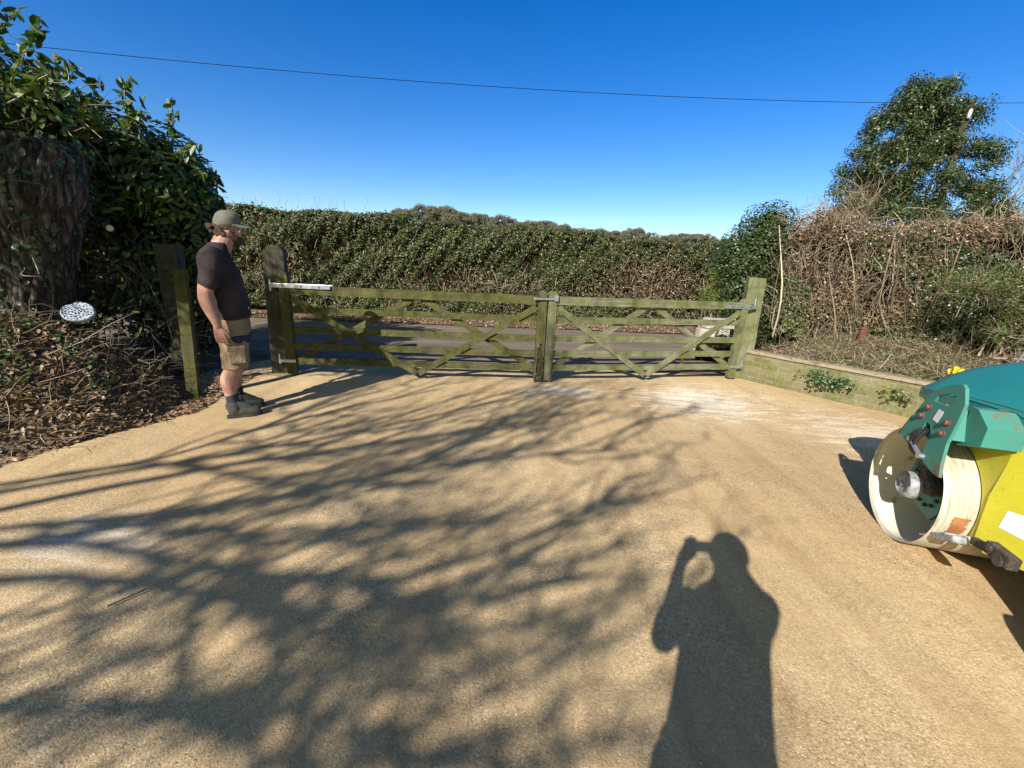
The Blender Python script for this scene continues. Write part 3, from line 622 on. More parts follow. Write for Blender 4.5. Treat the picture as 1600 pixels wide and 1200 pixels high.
def left_litter(n):
    t = rng.random(n); y = rng.uniform(1.2, 4.9, n); e = np.interp(y, [1, 2.5, 3.0, 3.7, 5], [-3.4, -3.55, -3.4, -3.1, -3.3]); x = e-rng.exponential(.28, n)+.1
    return x, y, .012+.16*np.clip((-3.55-x), 0, 1)
litter('fallen_leaves', left_litter, 2600, .05, MAT['dry'], 'dead leaves scattered on the left edge of the gravel below the brush pile', up=.015)
# undergrowth behind the stake: bare stems in the dark
def undergrowth():
    root = empty('bare_shrub', (-4.3, 4.7, 0), 0, 'dark tangle of bare stems behind the leaning green stake', 'shrub')
    n = 380; x = rng.uniform(-5.3, -3.75, n); y = rng.uniform(4.3, 5.2, n)
    P = wander(n, 6, np.stack([x, y, rng.uniform(0, 1.2, n)], 1), np.stack([rng.normal(.1, .8, n), rng.normal(-.1, .5, n), rng.normal(.5, .6, n)], 1), rng.uniform(.2, .9, n), .12)
    P[..., 0] = np.minimum(P[..., 0], -3.5); P[..., 2] = np.maximum(P[..., 2], .02)
    V, Fc, R = tubes(P, rng.uniform(.003, .006, n)[:, None]*np.linspace(1, .5, 6)[None], 3); npmesh('stems', V, Fc, MAT['branch'], root, R)
    C = P[:, 3:6].reshape(-1, 3)+rng.normal(0, .06, (n*3, 3)); V, Fc, R = leaves(C, rng.normal(size=(len(C), 3)), .07, .035); npmesh('foliage', V, Fc, MAT['laurel'], root, R)
undergrowth()
def sawn_branch():
    root = empty('sawn_branch', (-3.95, 4.2, 1.6), 0, 'short sawn branch stub with pale cut end among the laurel leaves right of the trunk', 'branch')
    bm = bmesh.new(); cyl(bm, (0.02, 0, .04), (-.3, .25, .12), .030, .040, 14, False); bmobj('bark', bm, MAT['bark'], root, True)
    bm = bmesh.new(); cyl(bm, (.02, 0, .04), (.024, -.003, .04), .0295, .028, 14); bmobj('cut_face', bm, MAT['wood_p'], root)
sawn_branch()
def lid():
    root = empty('perforated_lid', (-3.93, 3.72, .90), 0, 'white perforated plastic lid lying tilted on the twigs beside the trunk', 'lid')
    bm = bmesh.new(); n = 48; rings = []
    def rad_(a): return 1+.0*a-.16*math.exp(-((math.atan2(math.sin(a-1.9), math.cos(a-1.9)))/.3)**2)
    for s, z in ((.90, -.03), (1, -.028), (1.02, -.004), (.99, .004), (.93, .004), (.9, 0), (.5, .004), (0.02, .006)):
        rings.append([bm.verts.new((math.cos(a)*.112*s*rad_(a), math.sin(a)*.102*s*rad_(a), z*1.2)) for a in [2*math.pi*k/n for k in range(n)]])
    for a, b in zip(rings, rings[1:]):
        for k in range(n): bm.faces.new((a[k], a[(k+1) % n], b[(k+1) % n], b[k]))
    bm.faces.new(rings[0][::-1]); bm.faces.new(rings[-1])
    o = bmobj('lid', bm, MAT['white_plastic'], root, True); o.rotation_euler = (rad(46), rad(-6), rad(44)); o.name = 'plate'
lid()
def timber_post(name, c, w, d, h, rz, mat, label, lean=(0, 0), top='flat', cat='post'):
    root = empty(name, (c[0], c[1], 0), rz, label, cat)
    bm = bmesh.new(); rings = []; n = 9
    zl = [(-.05+(h+.05)*i/n, 1) for i in range(n+1)]
    if top == 'worn': zl = [q for q in zl if q[0] < h-.14]+[(h-.12*(1-math.sin(u)), math.cos(u)**.75 if u < 1.5 else .25) for u in (0, .3, .6, .9, 1.15, 1.4)]; n = len(zl)-1
    for i, (z, sw) in enumerate(zl):
        s = 1+.015*math.sin(i*2.1)
        pts = [(-w/2*s*sw, -d/2*s), (w/2*s*sw, -d/2*s), (w/2*s*sw, d/2*s), (-w/2*s*sw, d/2*s)]
        rings.append([bm.verts.new((x+lean[0]*z+.003*math.sin(i*3+x*20), y+lean[1]*z, z+(0 if i < n or top in ('flat', 'worn') else -.035*abs(x+w*.1)/w))) for x, y in pts])
    for a, b in zip(rings, rings[1:]):
        for j in range(4): bm.faces.new((a[j], a[(j+1) % 4], b[(j+1) % 4], b[j]))
    bm.faces.new(rings[0][::-1])
    bm.faces.new(rings[-1])
    grain(bmobj('timber', bm, mat, root, bevel=.008), (lean[0], lean[1], 1)); return root
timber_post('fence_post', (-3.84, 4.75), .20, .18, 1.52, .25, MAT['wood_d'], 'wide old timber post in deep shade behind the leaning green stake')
timber_post('leaning_stake', (-3.30, 4.08), .098, .08, 1.29, .35, MAT['wood_l'], 'mossy green square stake leaning beside the man', (.045, .02))
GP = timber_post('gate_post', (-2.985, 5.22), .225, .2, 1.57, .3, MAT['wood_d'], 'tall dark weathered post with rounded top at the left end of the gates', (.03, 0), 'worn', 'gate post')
GQ = timber_post('gate_post', (3.43, 6.12), .22, .16, 1.48, -.22, MAT['wood_r'], 'pale grey green post at the right end of the gates beside the brick wall', (-.03, 0), 'slant', 'gate post')

# ------------------------------------------------------------------ gates
def gate(name, A, B, mat, label, hinge_left):
    global BY
    A = np.array(A, float); B = np.array(B, float); d = B-A; Lg = np.linalg.norm(d); u = d/Lg; nrm = np.array([-u[1], u[0]])  # nrm points away from camera
    BY = (u[0], u[1])
    root = empty(name, (A[0], A[1], 0), math.atan2(u[1], u[0]), label, 'gate'); BY = (0, 1)
    # local frame: x along the gate, y away from the drive
    for i, (x, h) in enumerate(((.055, 1.27 if hinge_left else 1.19), (Lg-.055, 1.19 if hinge_left else 1.17))):
        board('stile', (x, 0, .03), (x, 0, h), .108, .075, mat, root, roundtop=.052, bev=.005)
    zs = (1.07, .83, .585, .385, .195)
    for i, z in enumerate(zs):
        hh = .105 if i == 0 else .078
        dz = .06 if hinge_left and False else 0
        board('rail', (.11, .0, z+dz), (Lg-.11, 0, z), hh, .05 if i == 0 else .03, mat, root)
    mid = Lg*.5
    y = -.034
    board('brace', (.13, y, .98), (mid-.012, y, .085), .075, .022, mat, root)
    board('brace', (Lg-.13, y, .98), (mid+.012, y, .085), .075, .022, mat, root)
    y = .034
    board('brace', (mid-.05, y, 1.03), (.13, y, .20), .075, .022, mat, root)
    board('brace', (mid+.05, y, 1.03), (Lg-.13, y, .20), .075, .022, mat, root)
    # hardware
    def strap(x0, x1, z, name='hinge_strap'):
        bm = bmesh.new(); box(bm, ((x0+x1)/2, -.0445, z), (abs(x1-x0), .008, .05)); box(bm, ((x0+x1)/2, .0445, z), (abs(x1-x0), .008, .045))
        o = bmobj(name, bm, MAT['galv'], root, bevel=.002)
        for k in range(3): bm = bmesh.new(); cyl(bm, (x0+(x1-x0)*(.22+.3*k), -.056, z), (x0+(x1-x0)*(.22+.3*k), -.0465, z), .011, .008, 10); bmobj('bolt', bm, MAT['iron'], o)
    if hinge_left:
        strap(-.10, .60, 1.115)
        px = -.10
    else:
        strap(Lg-.40, Lg+.12, 1.06); px = Lg+.10
    bm = bmesh.new(); cyl(bm, (px, -.02, 1.05), (px, -.02, 1.18), .013); cyl(bm, (px, -.02, 1.1), (px, .16, 1.1), .011); bmobj('hinge_pin', bm, MAT['galv'], root)
    sx = 1 if hinge_left else -1
    bm = bmesh.new(); x0 = -.08 if hinge_left else Lg+.08
    cyl(bm, (x0, -.02, .16), (x0, -.02, .28), .012); box(bm, (x0+sx*.10, -.047, .2), (.2, .007, .035)); bmobj('lower_hinge', bm, MAT['galv'], root)
    # drop bolt at the meeting stile
    x = Lg-.10 if hinge_left else .075
    bm = bmesh.new(); cyl(bm, (x, -.058, .012), (x+.02, -.058, .52), .008, seg=8)
    for z in (.12, .34): box(bm, (x+.008, -.05, z), (.05, .024, .022))
    cyl(bm, (x+.02, -.058, .52), (x+.045, -.066, .54), .008, seg=8); box(bm, (x+.018, -.052, .50), (.04, .03, .06))
    bmobj('drop_bolt', bm, MAT['iron'], root)
    return root, Lg
g1, L1 = gate('field_gate', (-2.83, 5.06), (.385, 5.33), MAT['wood_l'], 'longer mossy yellow green five bar timber gate hung on the dark left post', True)
g2, L2 = gate('field_gate', (.405, 5.332), (3.27, 6.0), MAT['wood_r'], 'shorter grey green five bar gate hung on the right post by the brick wall', False)
bm = bmesh.new(); box(bm, (-.14, -.055, 0), (.27, .012, .022)); box(bm, (.02, -.05, .012), (.05, .02, .075)); box(bm, (-.26, -.052, 0), (.02, .02, .03)); box(bm, (-.06, .05, 0), (.2, .01, .03)); box(bm, (.045, 0, .0), (.012, .11, .05))
o = bmobj('gate_latch', bm, MAT['galv'], g2, bevel=.002, loc=(.07, 0, 1.09))

# ------------------------------------------------------------------ right side planting
HL, _ = resample(np.array([(4.62, 7.62), (5.05, 7.35), (5.9, 6.95), (6.6, 6.25), (7.2, 5.5), (8.2, 4.3), (9.5, 2.6)]), 200)
def hl(t):
    i = np.clip(t, 0, .9999)*199; a = i.astype(int); f = (i-a)[:, None]; p = HL[a]*(1-f)+HL[np.minimum(a+1, 199)]*f
    tg = unit(HL[np.minimum(a+2, 199)]-HL[np.maximum(a-2, 0)]); return p, np.stack([-tg[:, 1], tg[:, 0]], 1)*-1
def hl_top(t): return np.interp(t, [0, .05, .1, .17, .3, 1], [2.35, 2.62, 2.55, 2.32, 2.42, 2.45])
def twig_hedge():
    root = empty('bare_hedge', (6.2, 6.6, .55), 0, 'cut back brown twiggy hedge on the bank above the brick wall', 'hedge')
    n = 2700; t = rng.random(n); p, nr = hl(t); nr = np.where((nr@np.array([-.7, -.7]))[:, None] > 0, nr, -nr)
    dep = rng.exponential(.16, n)-.05; s = np.c_[p-nr*dep[:, None], rng.uniform(.35, 2.0, n)]
    d = np.c_[nr*rng.normal(.12, .35, n)[:, None], np.ones(n)]; d[:, :2] += rng.normal(0, .38, (n, 2)); L = rng.uniform(.2, .95, n); L = np.minimum(L, (hl_top(t)+rng.normal(0, .06, n)-s[:, 2])*1.05).clip(.08)
    a = tubes(wander(n, 6, s, d, L, .12), rng.uniform(.0028, .0065, n)[:, None]*np.linspace(1, .45, 6)[None], 3)
    n = 120; t = rng.random(n); p, nr = hl(t); nr = np.where((nr@np.array([-.7, -.7]))[:, None] > 0, nr, -nr)
    s = np.c_[p-nr*rng.uniform(-.08, .35, n)[:, None], np.full(n, .45)]; d = np.c_[rng.normal(0, .16, (n, 2)), np.ones(n)]
    b = tubes(wander(n, 8, s, d, np.minimum(rng.uniform(1.0, 2.2, n), hl_top(t)-.5), .06), rng.uniform(.007, .018, n)[:, None]*np.linspace(1, .45, 8)[None], 5)
    n = 4200; t = rng.random(n); p, nr = hl(t); nr = np.where((nr@np.array([-.7, -.7]))[:, None] > 0, nr, -nr)
    s = np.c_[p-nr*rng.uniform(-.08, .35, n)[:, None], rng.uniform(.5, 2.3, n)]; d = np.c_[rng.normal(0, 1, (n, 2)), rng.normal(.1, .6, n)]
    c = tubes(wander(n, 5, s, d, rng.uniform(.12, .5, n), .12), rng.uniform(.0022, .005, n)[:, None]*np.linspace(1, .4, 5)[None], 3)
    n = 1500; t = rng.random(n); p, nr = hl(t); s = np.c_[p+rng.normal(0, .25, (n, 2)), hl_top(t)-rng.uniform(0, .3, n)]
    e = tubes(wander(n, 4, s, np.c_[rng.normal(0, .8, (n, 2)), np.abs(rng.normal(.6, .5, n))], rng.uniform(.08, .35, n), .1), np.full((n, 4), .004), 3)
    V, Fc, R = merge([a, b, c, e]); npmesh('stems', V, Fc, MAT['twig'], root, R)
    n = 24000; t = rng.random(n); p, nr = hl(t); nr = np.where((nr@np.array([-.7, -.7]))[:, None] > 0, nr, -nr); z = .45+(hl_top(t)-.45)*rng.beta(1.5, .95, n)
    C = np.c_[p-nr*(rng.exponential(.14, n)-.06)[:, None], z]; k = (snoise(C*3, 41) > .0) | (z > 2.1); C = C[k]
    V, Fc, R = leaves(C, rng.normal(0, .7, (len(C), 3))+[-.4, -.6, .5], rng.uniform(.03, .065, len(C)), rng.uniform(.02, .035, len(C)), folded=False); npmesh('dead_leaves', V, Fc, MAT['dry'], root, R)
    n = 42000; t = rng.random(n); p, nr = hl(t); nr = np.where((nr@np.array([-.7, -.7]))[:, None] > 0, nr, -nr); z = rng.uniform(.45, 2.3, n)
    C = np.c_[p-nr*(rng.exponential(.14, n)-.05)[:, None], z]; k = snoise(C*2.6, 42) > .10+.12*(z > 1.8); C = C[k]
    V, Fc, R = leaves(C, rng.normal(0, .5, (len(C), 3))+[-.5, -.7, .4], rng.uniform(.03, .06, len(C)), rng.uniform(.025, .04, len(C)), folded=False); npmesh('foliage', V, Fc, MAT['ivy'], root, R)
    n = 20000; t = rng.random(n); p, nr = hl(t); nr = np.where((nr@np.array([-.7, -.7]))[:, None] > 0, nr, -nr); u = rng.random(n)
    C = np.c_[p+nr*(.5*(1-u)**1.5-.08)[:, None], .5+.75*u*rng.random(n)]; k = snoise(C*2.2, 43) > -.1; C = C[k]
    V, Fc, R = leaves(C, rng.normal(0, .6, (len(C), 3))+[-.4, -.6, .6], rng.uniform(.03, .06, len(C)), .03, folded=False); npmesh('undergrowth', V, Fc, MAT['grass'], root, R)
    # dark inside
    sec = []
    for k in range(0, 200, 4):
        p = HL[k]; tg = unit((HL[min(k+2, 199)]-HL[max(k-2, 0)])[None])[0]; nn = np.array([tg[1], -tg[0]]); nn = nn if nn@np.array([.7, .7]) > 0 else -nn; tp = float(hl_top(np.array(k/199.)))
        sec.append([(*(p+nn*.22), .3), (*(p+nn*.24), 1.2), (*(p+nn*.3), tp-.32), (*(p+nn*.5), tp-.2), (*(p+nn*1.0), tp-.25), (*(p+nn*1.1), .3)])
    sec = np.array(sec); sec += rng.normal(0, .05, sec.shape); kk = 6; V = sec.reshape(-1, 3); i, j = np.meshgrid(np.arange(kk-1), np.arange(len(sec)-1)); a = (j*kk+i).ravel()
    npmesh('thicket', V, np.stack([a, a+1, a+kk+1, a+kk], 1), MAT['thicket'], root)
twig_hedge()
def shrub(name, loc, cl, label, mat, per, L, W, folded=False, shell=.5, core_s=.7, stems=120, cat='shrub', upr=.35, extra=None):
    root = empty(name, loc, 0, label, cat)
    V, Fc, R = clump_leaves(cl, per, L, W, shell, folded, upr); npmesh('foliage', V, Fc, mat, root, R)
    n = stems; c = np.array(cl)[rng.integers(0, len(cl), n)]; d = unit(rng.normal(size=(n, 3))+[0, 0, .6])
    tw = [tubes(wander(n, 6, c[:, :3]-[0, 0, .1], d*c[:, 3:], rng.uniform(.8, 1.12, n)*c[:, 3:].mean(1), .09), rng.uniform(.003, .009, n)[:, None]*np.linspace(1, .4, 6)[None], 3)]
    base = np.array(loc); m = 7; tgt = np.array(cl)[rng.integers(0, len(cl), m), :3]
    tw.append(tubes(wander(m, 6, np.repeat(base[None], m, 0)+rng.normal(0, .08, (m, 3))*[1, 1, 0], tgt-base, np.linalg.norm(tgt-base, axis=1), .05), np.linspace(.018, .008, 6)[None].repeat(m, 0), 5))
    V, Fc, R = merge(tw); npmesh('stems', V, Fc, MAT['twig'], root, R)
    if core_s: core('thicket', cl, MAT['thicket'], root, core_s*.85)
    return root
shrub('holly_bush', (4.7, 8.5, .2), [(4.55, 8.4, 1.95, .75, .7, .62), (4.75, 8.5, 2.42, .52, .5, .42), (4.4, 8.3, 1.2, .62, .6, .75), (4.15, 8.35, 1.75, .45, .5, .5), (5.1, 8.5, 1.5, .6, .6, .9), (4.9, 8.4, .8, .8, .5, .6)],
      'rounded dark green holly bush behind the right gate post', MAT['holly'], 1500, .048, .03, core_s=.55)
shrub('golden_conifer', (3.62, 7.9, .3), [(3.60, 7.95, 1.08, .17, .17, .26), (3.58, 7.95, 1.38, .11, .11, .22)], 'small yellow green conifer between the right gate and the holly bush', MAT['conifer'], 3800, .045, .014, stems=30, core_s=.5, upr=.9)
shrub('clipped_shrub', (6.3, 5.45, .6), [(5.95, 5.6, 1.55, .5, .4, .22), (6.5, 5.25, 1.58, .7, .45, .28), (7.2, 4.7, 1.6, .7, .5, .32), (6.5, 5.25, 1.3, .6, .4, .25), (7.1, 4.7, 1.2, .7, .45, .35), (6.3, 5.4, 1.0, .35, .3, .25)], 'flat clipped light green shrub in front of the brown hedge at the right edge', MAT['yew'], 1500, .034, .013, stems=500, core_s=0)
def tree(name, loc, H, cl, label, leafmat, per, L, W, limbs, twigs=500, folded=False, shell=.8, core_s=0, corelist=None):
    root = empty(name, loc, 0, label, 'tree'); base = np.array(loc, float); tw = []; K = 9
    tr = wander(1, K, base[None], np.array([[.03, 0, 1.]]), [H*.93], .015); o = tubes(tr, np.linspace(.19, .03, K)[None], 9); npmesh('trunk', *o[:2], MAT['branch'], root, smooth=True)
    C = np.array(cl); st = []
    for k in range(limbs):
        c = C[k % len(C)]; t = np.clip((c[2]-base[2])/H*.75, .15, .9); s = tr[0, int(t*(K-1))]; d = c[:3]+rng.normal(0, .3, 3)*c[3:]-s; P = wander(1, K, s[None], d[None], [np.linalg.norm(d)*1.25], .06)
        tw.append(tubes(P, np.linspace(.05, .012, K)[None], 5))
    n = twigs; c = C[rng.integers(0, len(C), n)]; d = unit(rng.normal(size=(n, 3))+[0, 0, .25]); s = c[:, :3]+d*c[:, 3:]*.2
    tw.append(tubes(wander(n, 6, s, d*c[:, 3:], rng.uniform(.7, 1.15, n)*np.linalg.norm(d*c[:, 3:], axis=1), .12), rng.uniform(.004, .012, n)[:, None]*np.linspace(1, .3, 6)[None], 3))
    V, Fc, R = merge(tw); npmesh('branches', V, Fc, MAT['twig'], root, R)
    V, Fc, R = clump_leaves(cl, per, L, W, shell, folded); npmesh('crown', V, Fc, leafmat, root, R)
    return root
HT = []
r2 = np.random.default_rng(3)
for z, xc, xr in ((2.9, 12.1, 3.3), (3.3, 12.05, 3.0), (3.7, 12.0, 2.6), (4.1, 11.95, 2.4), (4.5, 11.9, 2.2), (4.9, 11.85, 2.0), (5.3, 11.8, 1.8), (5.7, 11.75, 1.6), (6.1, 11.7, 1.35), (6.45, 11.65, 1.05), (6.75, 11.55, .65)):
    m = int(6+xr*9)
    for k in range(m):
        a = r2.uniform(0, 6.28); q = math.sqrt(r2.random()); HT.append((xc+math.cos(a)*q*xr, 14+math.sin(a)*q*xr*.6, z+r2.normal(0, .16), r2.uniform(.25, .48), r2.uniform(.3, .5), r2.uniform(.2, .36)))
tree('holly_tree', (11.7, 14, 0), 6.2, HT, 'tall dark evergreen holly tree with ragged crown above the brown hedge', MAT['holly'], 330, .07, .042, 40, 2200)
n = 9; spx = r2.uniform(9.4, 14.6, n)
def bare_tree(name, loc, H, spread, label, n1=26):
    root = empty(name, loc, 0, label, 'tree'); b = np.array(loc, float); K = 7; tr = wander(1, K, b[None], np.array([[0, 0, 1.]]), [H*.6], .03)
    npmesh('trunk', *tubes(tr, np.linspace(.09, .04, K)[None], 7)[:2], MAT['branch'], root, smooth=True); tw = []
    t = rng.integers(2, 7, n1); s = tr[0, t]; P = wander(n1, K, s, np.c_[rng.normal(0, spread, (n1, 2)), np.abs(rng.normal(1, .3, n1))], rng.uniform(.22, .42, n1)*H, .10); tw.append(tubes(P, np.linspace(.018, .005, K)[None].repeat(n1, 0), 4))
    m = n1*14; pi = rng.integers(0, n1, m); ki = rng.integers(2, K, m); s = P[pi, ki]; Q = wander(m, 6, s, (P[pi, K-1]-P[pi, 0])+rng.normal(0, 1, (m, 3)), rng.uniform(.3, 1.1, m), .1); tw.append(tubes(Q, rng.uniform(.004, .009, m)[:, None]*np.linspace(1, .4, 6)[None], 3))
    V, Fc, R = merge(tw); npmesh('branches', V, Fc, MAT['twig'], root, R)
bare_tree('bare_tree', (9.6, 12.9, 0), 4.6, .5, 'small leafless tree left of the tall holly tree, behind the brown hedge')
bare_tree('bare_tree', (14.4, 13.6, 0), 6.0, .4, 'leafless tree standing among the right side of the holly crown, beside the wire', 30)
bare_tree('bare_tree', (17.6, 13.4, 0), 6.0, .5, 'leafless tree at the far right edge beyond the holly tree', 30)

# pole and wire
def pole():
    root = empty('telegraph_pole', (12.35, 13.45, 0), 0, 'wooden telegraph pole with a small white fitting, half hidden by the holly tree', 'telegraph pole')
    bm = bmesh.new(); cyl(bm, (0, 0, 0), (0, 0, 6.45), .11, .085, 14); bmobj('shaft', bm, MAT['wood_d'], root, True)
    grain(root.children[0], (0, 0, 1))
    bm = bmesh.new(); cyl(bm, (-.05, -.11, 5.95), (-.05, -.14, 6.17), .05, .035, 12); cyl(bm, (.05, -.12, 6.26), (.05, -.12, 6.34), .03, .02, 10); bmobj('insulator', bm, MAT['label'], root, True)
pole()
MAT['wire'] = m_noise('wire_sheath', (.01, .01, .012), (.02, .02, .02), 5, 1.0, spec=0)
wx = np.linspace(-24, 30, 60); WZ = (2.1575e-3*wx**2+4.267e-2*wx+5.346)
V, Fc, R = tubes(np.stack([wx, 11.05+.155*wx, WZ], 1)[None], np.full((1, 60), .0065), 5)
tag(npmesh('overhead_wire', V, Fc, MAT['wire'], None, smooth=True), 'single dark overhead wire crossing the sky', 'wire')

# ------------------------------------------------------------------ distant wood: trees one by one
def far_tree_meshes(seed):
    r = np.random.default_rng(seed); cl = []
    for k in range(95):
        a = r.uniform(0, 6.28); q = math.sqrt(r.random()); z = 15.3*(.35+r.random()**.3*.62*math.sqrt(max(0, 1-q**4*.8)))
        cl.append((math.cos(a)*q*5.0, math.sin(a)*q*5.0, z, r.uniform(.7, 1.4), r.uniform(.7, 1.4), r.uniform(.6, 1.0)))
    return cl
FT = []
def far_tree(k, x, y, H, label):
    if k >= len(FT):
        cl = far_tree_meshes(50+k); root = empty('oak_tree', (0, 0, 0)); a = clump_leaves(cl, 34, .26, .20, 1.0, False, .2)
        npmesh('crown', *a[:2], MAT['far'], root, a[2])
        K = 6; n = 90; c = np.array(cl)[rng.integers(0, len(cl), n)]; s = np.c_[rng.normal(0, .3, (n, 2)), rng.uniform(4, 9, n)]; d = c[:, :3]-s
        tw = tubes(wander(n, K, s, d, np.linalg.norm(d, axis=1)*1.05, .06), np.linspace(.13, .03, K)[None].repeat(n, 0), 3); tr = tubes(np.array([[(0, 0, -1), (.2, 0, 3), (.1, .1, 6), (0, 0, 11)]], float), np.array([[.5, .4, .3, .1]]), 7)
        npmesh('branches', *tw[:2], MAT['twig'], root, tw[2]); npmesh('trunk', *tr[:2], MAT['branch'], root); FT.append(root)
    else:
        src = FT[k]; root = src.copy(); COL.objects.link(root)
        for ch in src.children: c = ch.copy(); COL.objects.link(c); c.parent = root
    root.location = (x, y, 0); s = H/15.4; root.scale = (s*1.15, s*1.15, s); root.rotation_euler = (0, 0, x*1.7); tag(root, label, 'tree', 'trees of the distant wood beyond the hedge')
LAB = 'hazy brownish tree of the distant wood showing above the long hedge'
prof = [(600, 338), (625, 331), (636, 328), (660, 322), (692, 322), (722, 333), (752, 336), (785, 338), (820, 347), (850, 346), (875, 352), (905, 358), (935, 358), (962, 362), (990, 358), (1015, 365), (1045, 368), (1072, 366), (1100, 367), (1122, 374), (1140, 374)]
for i, (px, py) in enumerate(prof):
    Y = 150+18*math.sin(i*2.3); d = F*650+Rv*(px-800)-Uv*(py-2.5-600); t = Y/d.y; p = Vector((0, 0, CH))+d*t
    far_tree(i % 4 if i >= 4 else i, p.x, p.y, p.z, {3: 'tallest of the distant trees showing above the long hedge, left of centre', 4: 'tall open crowned distant tree just right of the tallest one above the hedge'}.get(i, LAB))

# ------------------------------------------------------------------ bank details
def bankz(x, y): return float(bankh(x, y)[0])
def bank_pts(n, a=.12, b=2.6, k0=0, k1=44):
    k = rng.integers(k0, k1, n); b_ = a+(b-a)*rng.random(n); p = wp[k]+Dv[k]*b_[:, None]+rng.normal(0, .04, (n, 2)); z = .385+.085*np.clip(b_-.1, 0, 3); return p[:, 0], p[:, 1], z
litter('bank_litter', lambda n: bank_pts(n), 16000, .042, MAT['dry'], 'dead leaves covering the bank above the brick wall', up=.03)
def bank_twigs():
    x, y, z = bank_pts(1500, .1, 2.4, 0, 46); n = len(x); P = wander(n, 4, np.stack([x, y, z+.02], 1), np.c_[rng.normal(0, 1, (n, 2)), np.abs(rng.normal(.1, .35, n))], rng.uniform(.06, .4, n), .12)
    x, y, z = bank_pts(420, .5, 2.6, 0, 40); m = len(x); Q = wander(m, 4, np.stack([x, y, z], 1), np.c_[rng.normal(0, .4, (m, 2)), np.ones(m)], rng.uniform(.1, .45, m), .12)
    V, Fc, R = tubes(np.concatenate([P, Q]), np.r_[rng.uniform(.0018, .0045, n), rng.uniform(.002, .004, m)][:, None]*np.linspace(1, .5, 4)[None], 3)
    tag(npmesh('hedge_clippings', V, Fc, MAT['twig'], None, R), 'thin bare twigs and clippings strewn over the bank above the wall', 'clippings', kind='stuff')
bank_twigs()
def grass():
    x, y, z = bank_pts(15000, .15, 2.6, 2, 46); C = np.stack([x, y, z], 1); k = snoise(C*2.4, 61) > -.2; C = C[k]; n = len(C)
    P = wander(n, 4, C, np.c_[rng.normal(0, .5, (n, 2)), np.ones(n)], rng.uniform(.04, .15, n), .1, -.3)
    sd = unit(rng.normal(size=(n, 3))*[1, 1, .1]); wv = np.array([1, .9, .6, .1])[None, :, None]*.004*sd[:, None]
    V = np.stack([P-wv, P+wv], 2).reshape(-1, 3); o = (np.arange(n)*8)[:, None, None]+(np.arange(3)*2)[None, :, None]; Fq = (o+np.array([0, 1, 3, 2])[None, None]).reshape(-1, 4); r1 = np.repeat(rng.random(n), 3)
    x, y, z = bank_pts(9000, .2, 2.6, 0, 46); C = np.stack([x, y, z+.02], 1); C = C[snoise(C*2.6, 62) > .05]; b = leaves(C, rng.normal(0, .5, (len(C), 3))+[0, -.2, 1], .05, .035, folded=False)
    V, Fc, R = merge([(V, Fq, r1), b]); tag(npmesh('ground_cover', V, Fc, MAT['grass'], None, R), 'weedy grass and low leaves growing on the bank', 'ground cover', kind='stuff')
grass()
def tufts(name, pts, label):
    root = empty(name, pts[0], 0, label, 'flowers'); L = []; Fl = []
    for (x, y, z) in pts:
        n = 16; P = wander(n, 5, np.repeat([[x, y, z]], n, 0)+rng.normal(0, .02, (n, 3))*[1, 1, 0], np.c_[rng.normal(0, .25, (n, 2)), np.ones(n)], rng.uniform(.12, .2, n), .06, -.1); L.append(tubes(P, np.array([[.005, .006, .005, .004, .001]]).repeat(n, 0), 3))
        for k in range(5):
            c = P[k, -1]+[0, 0, .01]; m = 7; an = np.arange(m)*2*np.pi/m; d = np.stack([np.cos(an)*.022, np.sin(an)*.010, np.sin(an)*.022], 1)
            a = leaves(c+d, np.tile([-.3, -1, .3], (m, 1))+d*10, .036, .024, folded=False); Fl.append(a)
            Fl.append(tubes(np.array([[c, c+[-.008, -.03, 0]]]), np.array([[.010, .013]]), 7))
    V, Fc, R = merge(L); npmesh('leaves', V, Fc, MAT['grass'], root, R); V, Fc, R = merge(Fl); npmesh('blooms', V, Fc, MAT['yellow_petal'], root, R); return root
for p_, l_ in (((4.93, 4.55, .43), 'leftmost tuft of yellow daffodils on the bank behind the green roller bonnet'), ((5.02, 4.50, .43), 'second tuft of yellow daffodils from the left on the bank behind the roller'), ((5.08, 4.36, .43), 'yellow daffodil tuft nearest the right, rising behind the roller bonnet'), ((4.96, 4.40, .41), 'low yellow daffodil tuft closest to the wall behind the roller bonnet')): tag(tufts('daffodil', [p_], l_), group='daffodils on the bank')
def weed(name, x, y, z, s, label, n):
    root = empty(name, (x, y, z), 0, label, 'plant'); d = np.c_[rng.normal(0, 1, n), rng.normal(0, 1, n)]; T = np.array([.6, -.78]); q = rng.normal(0, .5, n)*s
    P = wander(n, 5, np.repeat([[x, y, z]], n, 0), np.c_[T[0]*np.sign(q)*1-.25, T[1]*np.sign(q)-.25, rng.normal(.1, .5, n)], np.abs(q)+.06, .12); a = tubes(P, np.full((n, 5), .0025), 3); npmesh('stems', *a[:2], MAT['ivy'], root, a[2])
    C = P[:, 1:].reshape(-1, 3); C = np.repeat(C, 3, 0)+rng.normal(0, .018, (len(C)*3, 3)); b = leaves(C, rng.normal(0, .4, (len(C), 3))+[-.6, -.6, .5], rng.uniform(.02, .042, len(C)), .026); npmesh('foliage', *b[:2], MAT['grass' if s < .2 else 'ivy'], root, b[2])
weed('weed', 4.04, 5.14, .24, .28, 'green leafy weed sprouting from the middle of the brick wall', 34)
weed('weed', 4.47, 4.62, .24, .1, 'tiny weed sprouting from the brick wall nearer the roller', 9)
bm = bmesh.new(); 
for r_, z0, z1 in ((.052, -.05, .17), (.060, .17, .195)): cyl(bm, (0, 0, z0), (0, 0, z1), r_, seg=20)
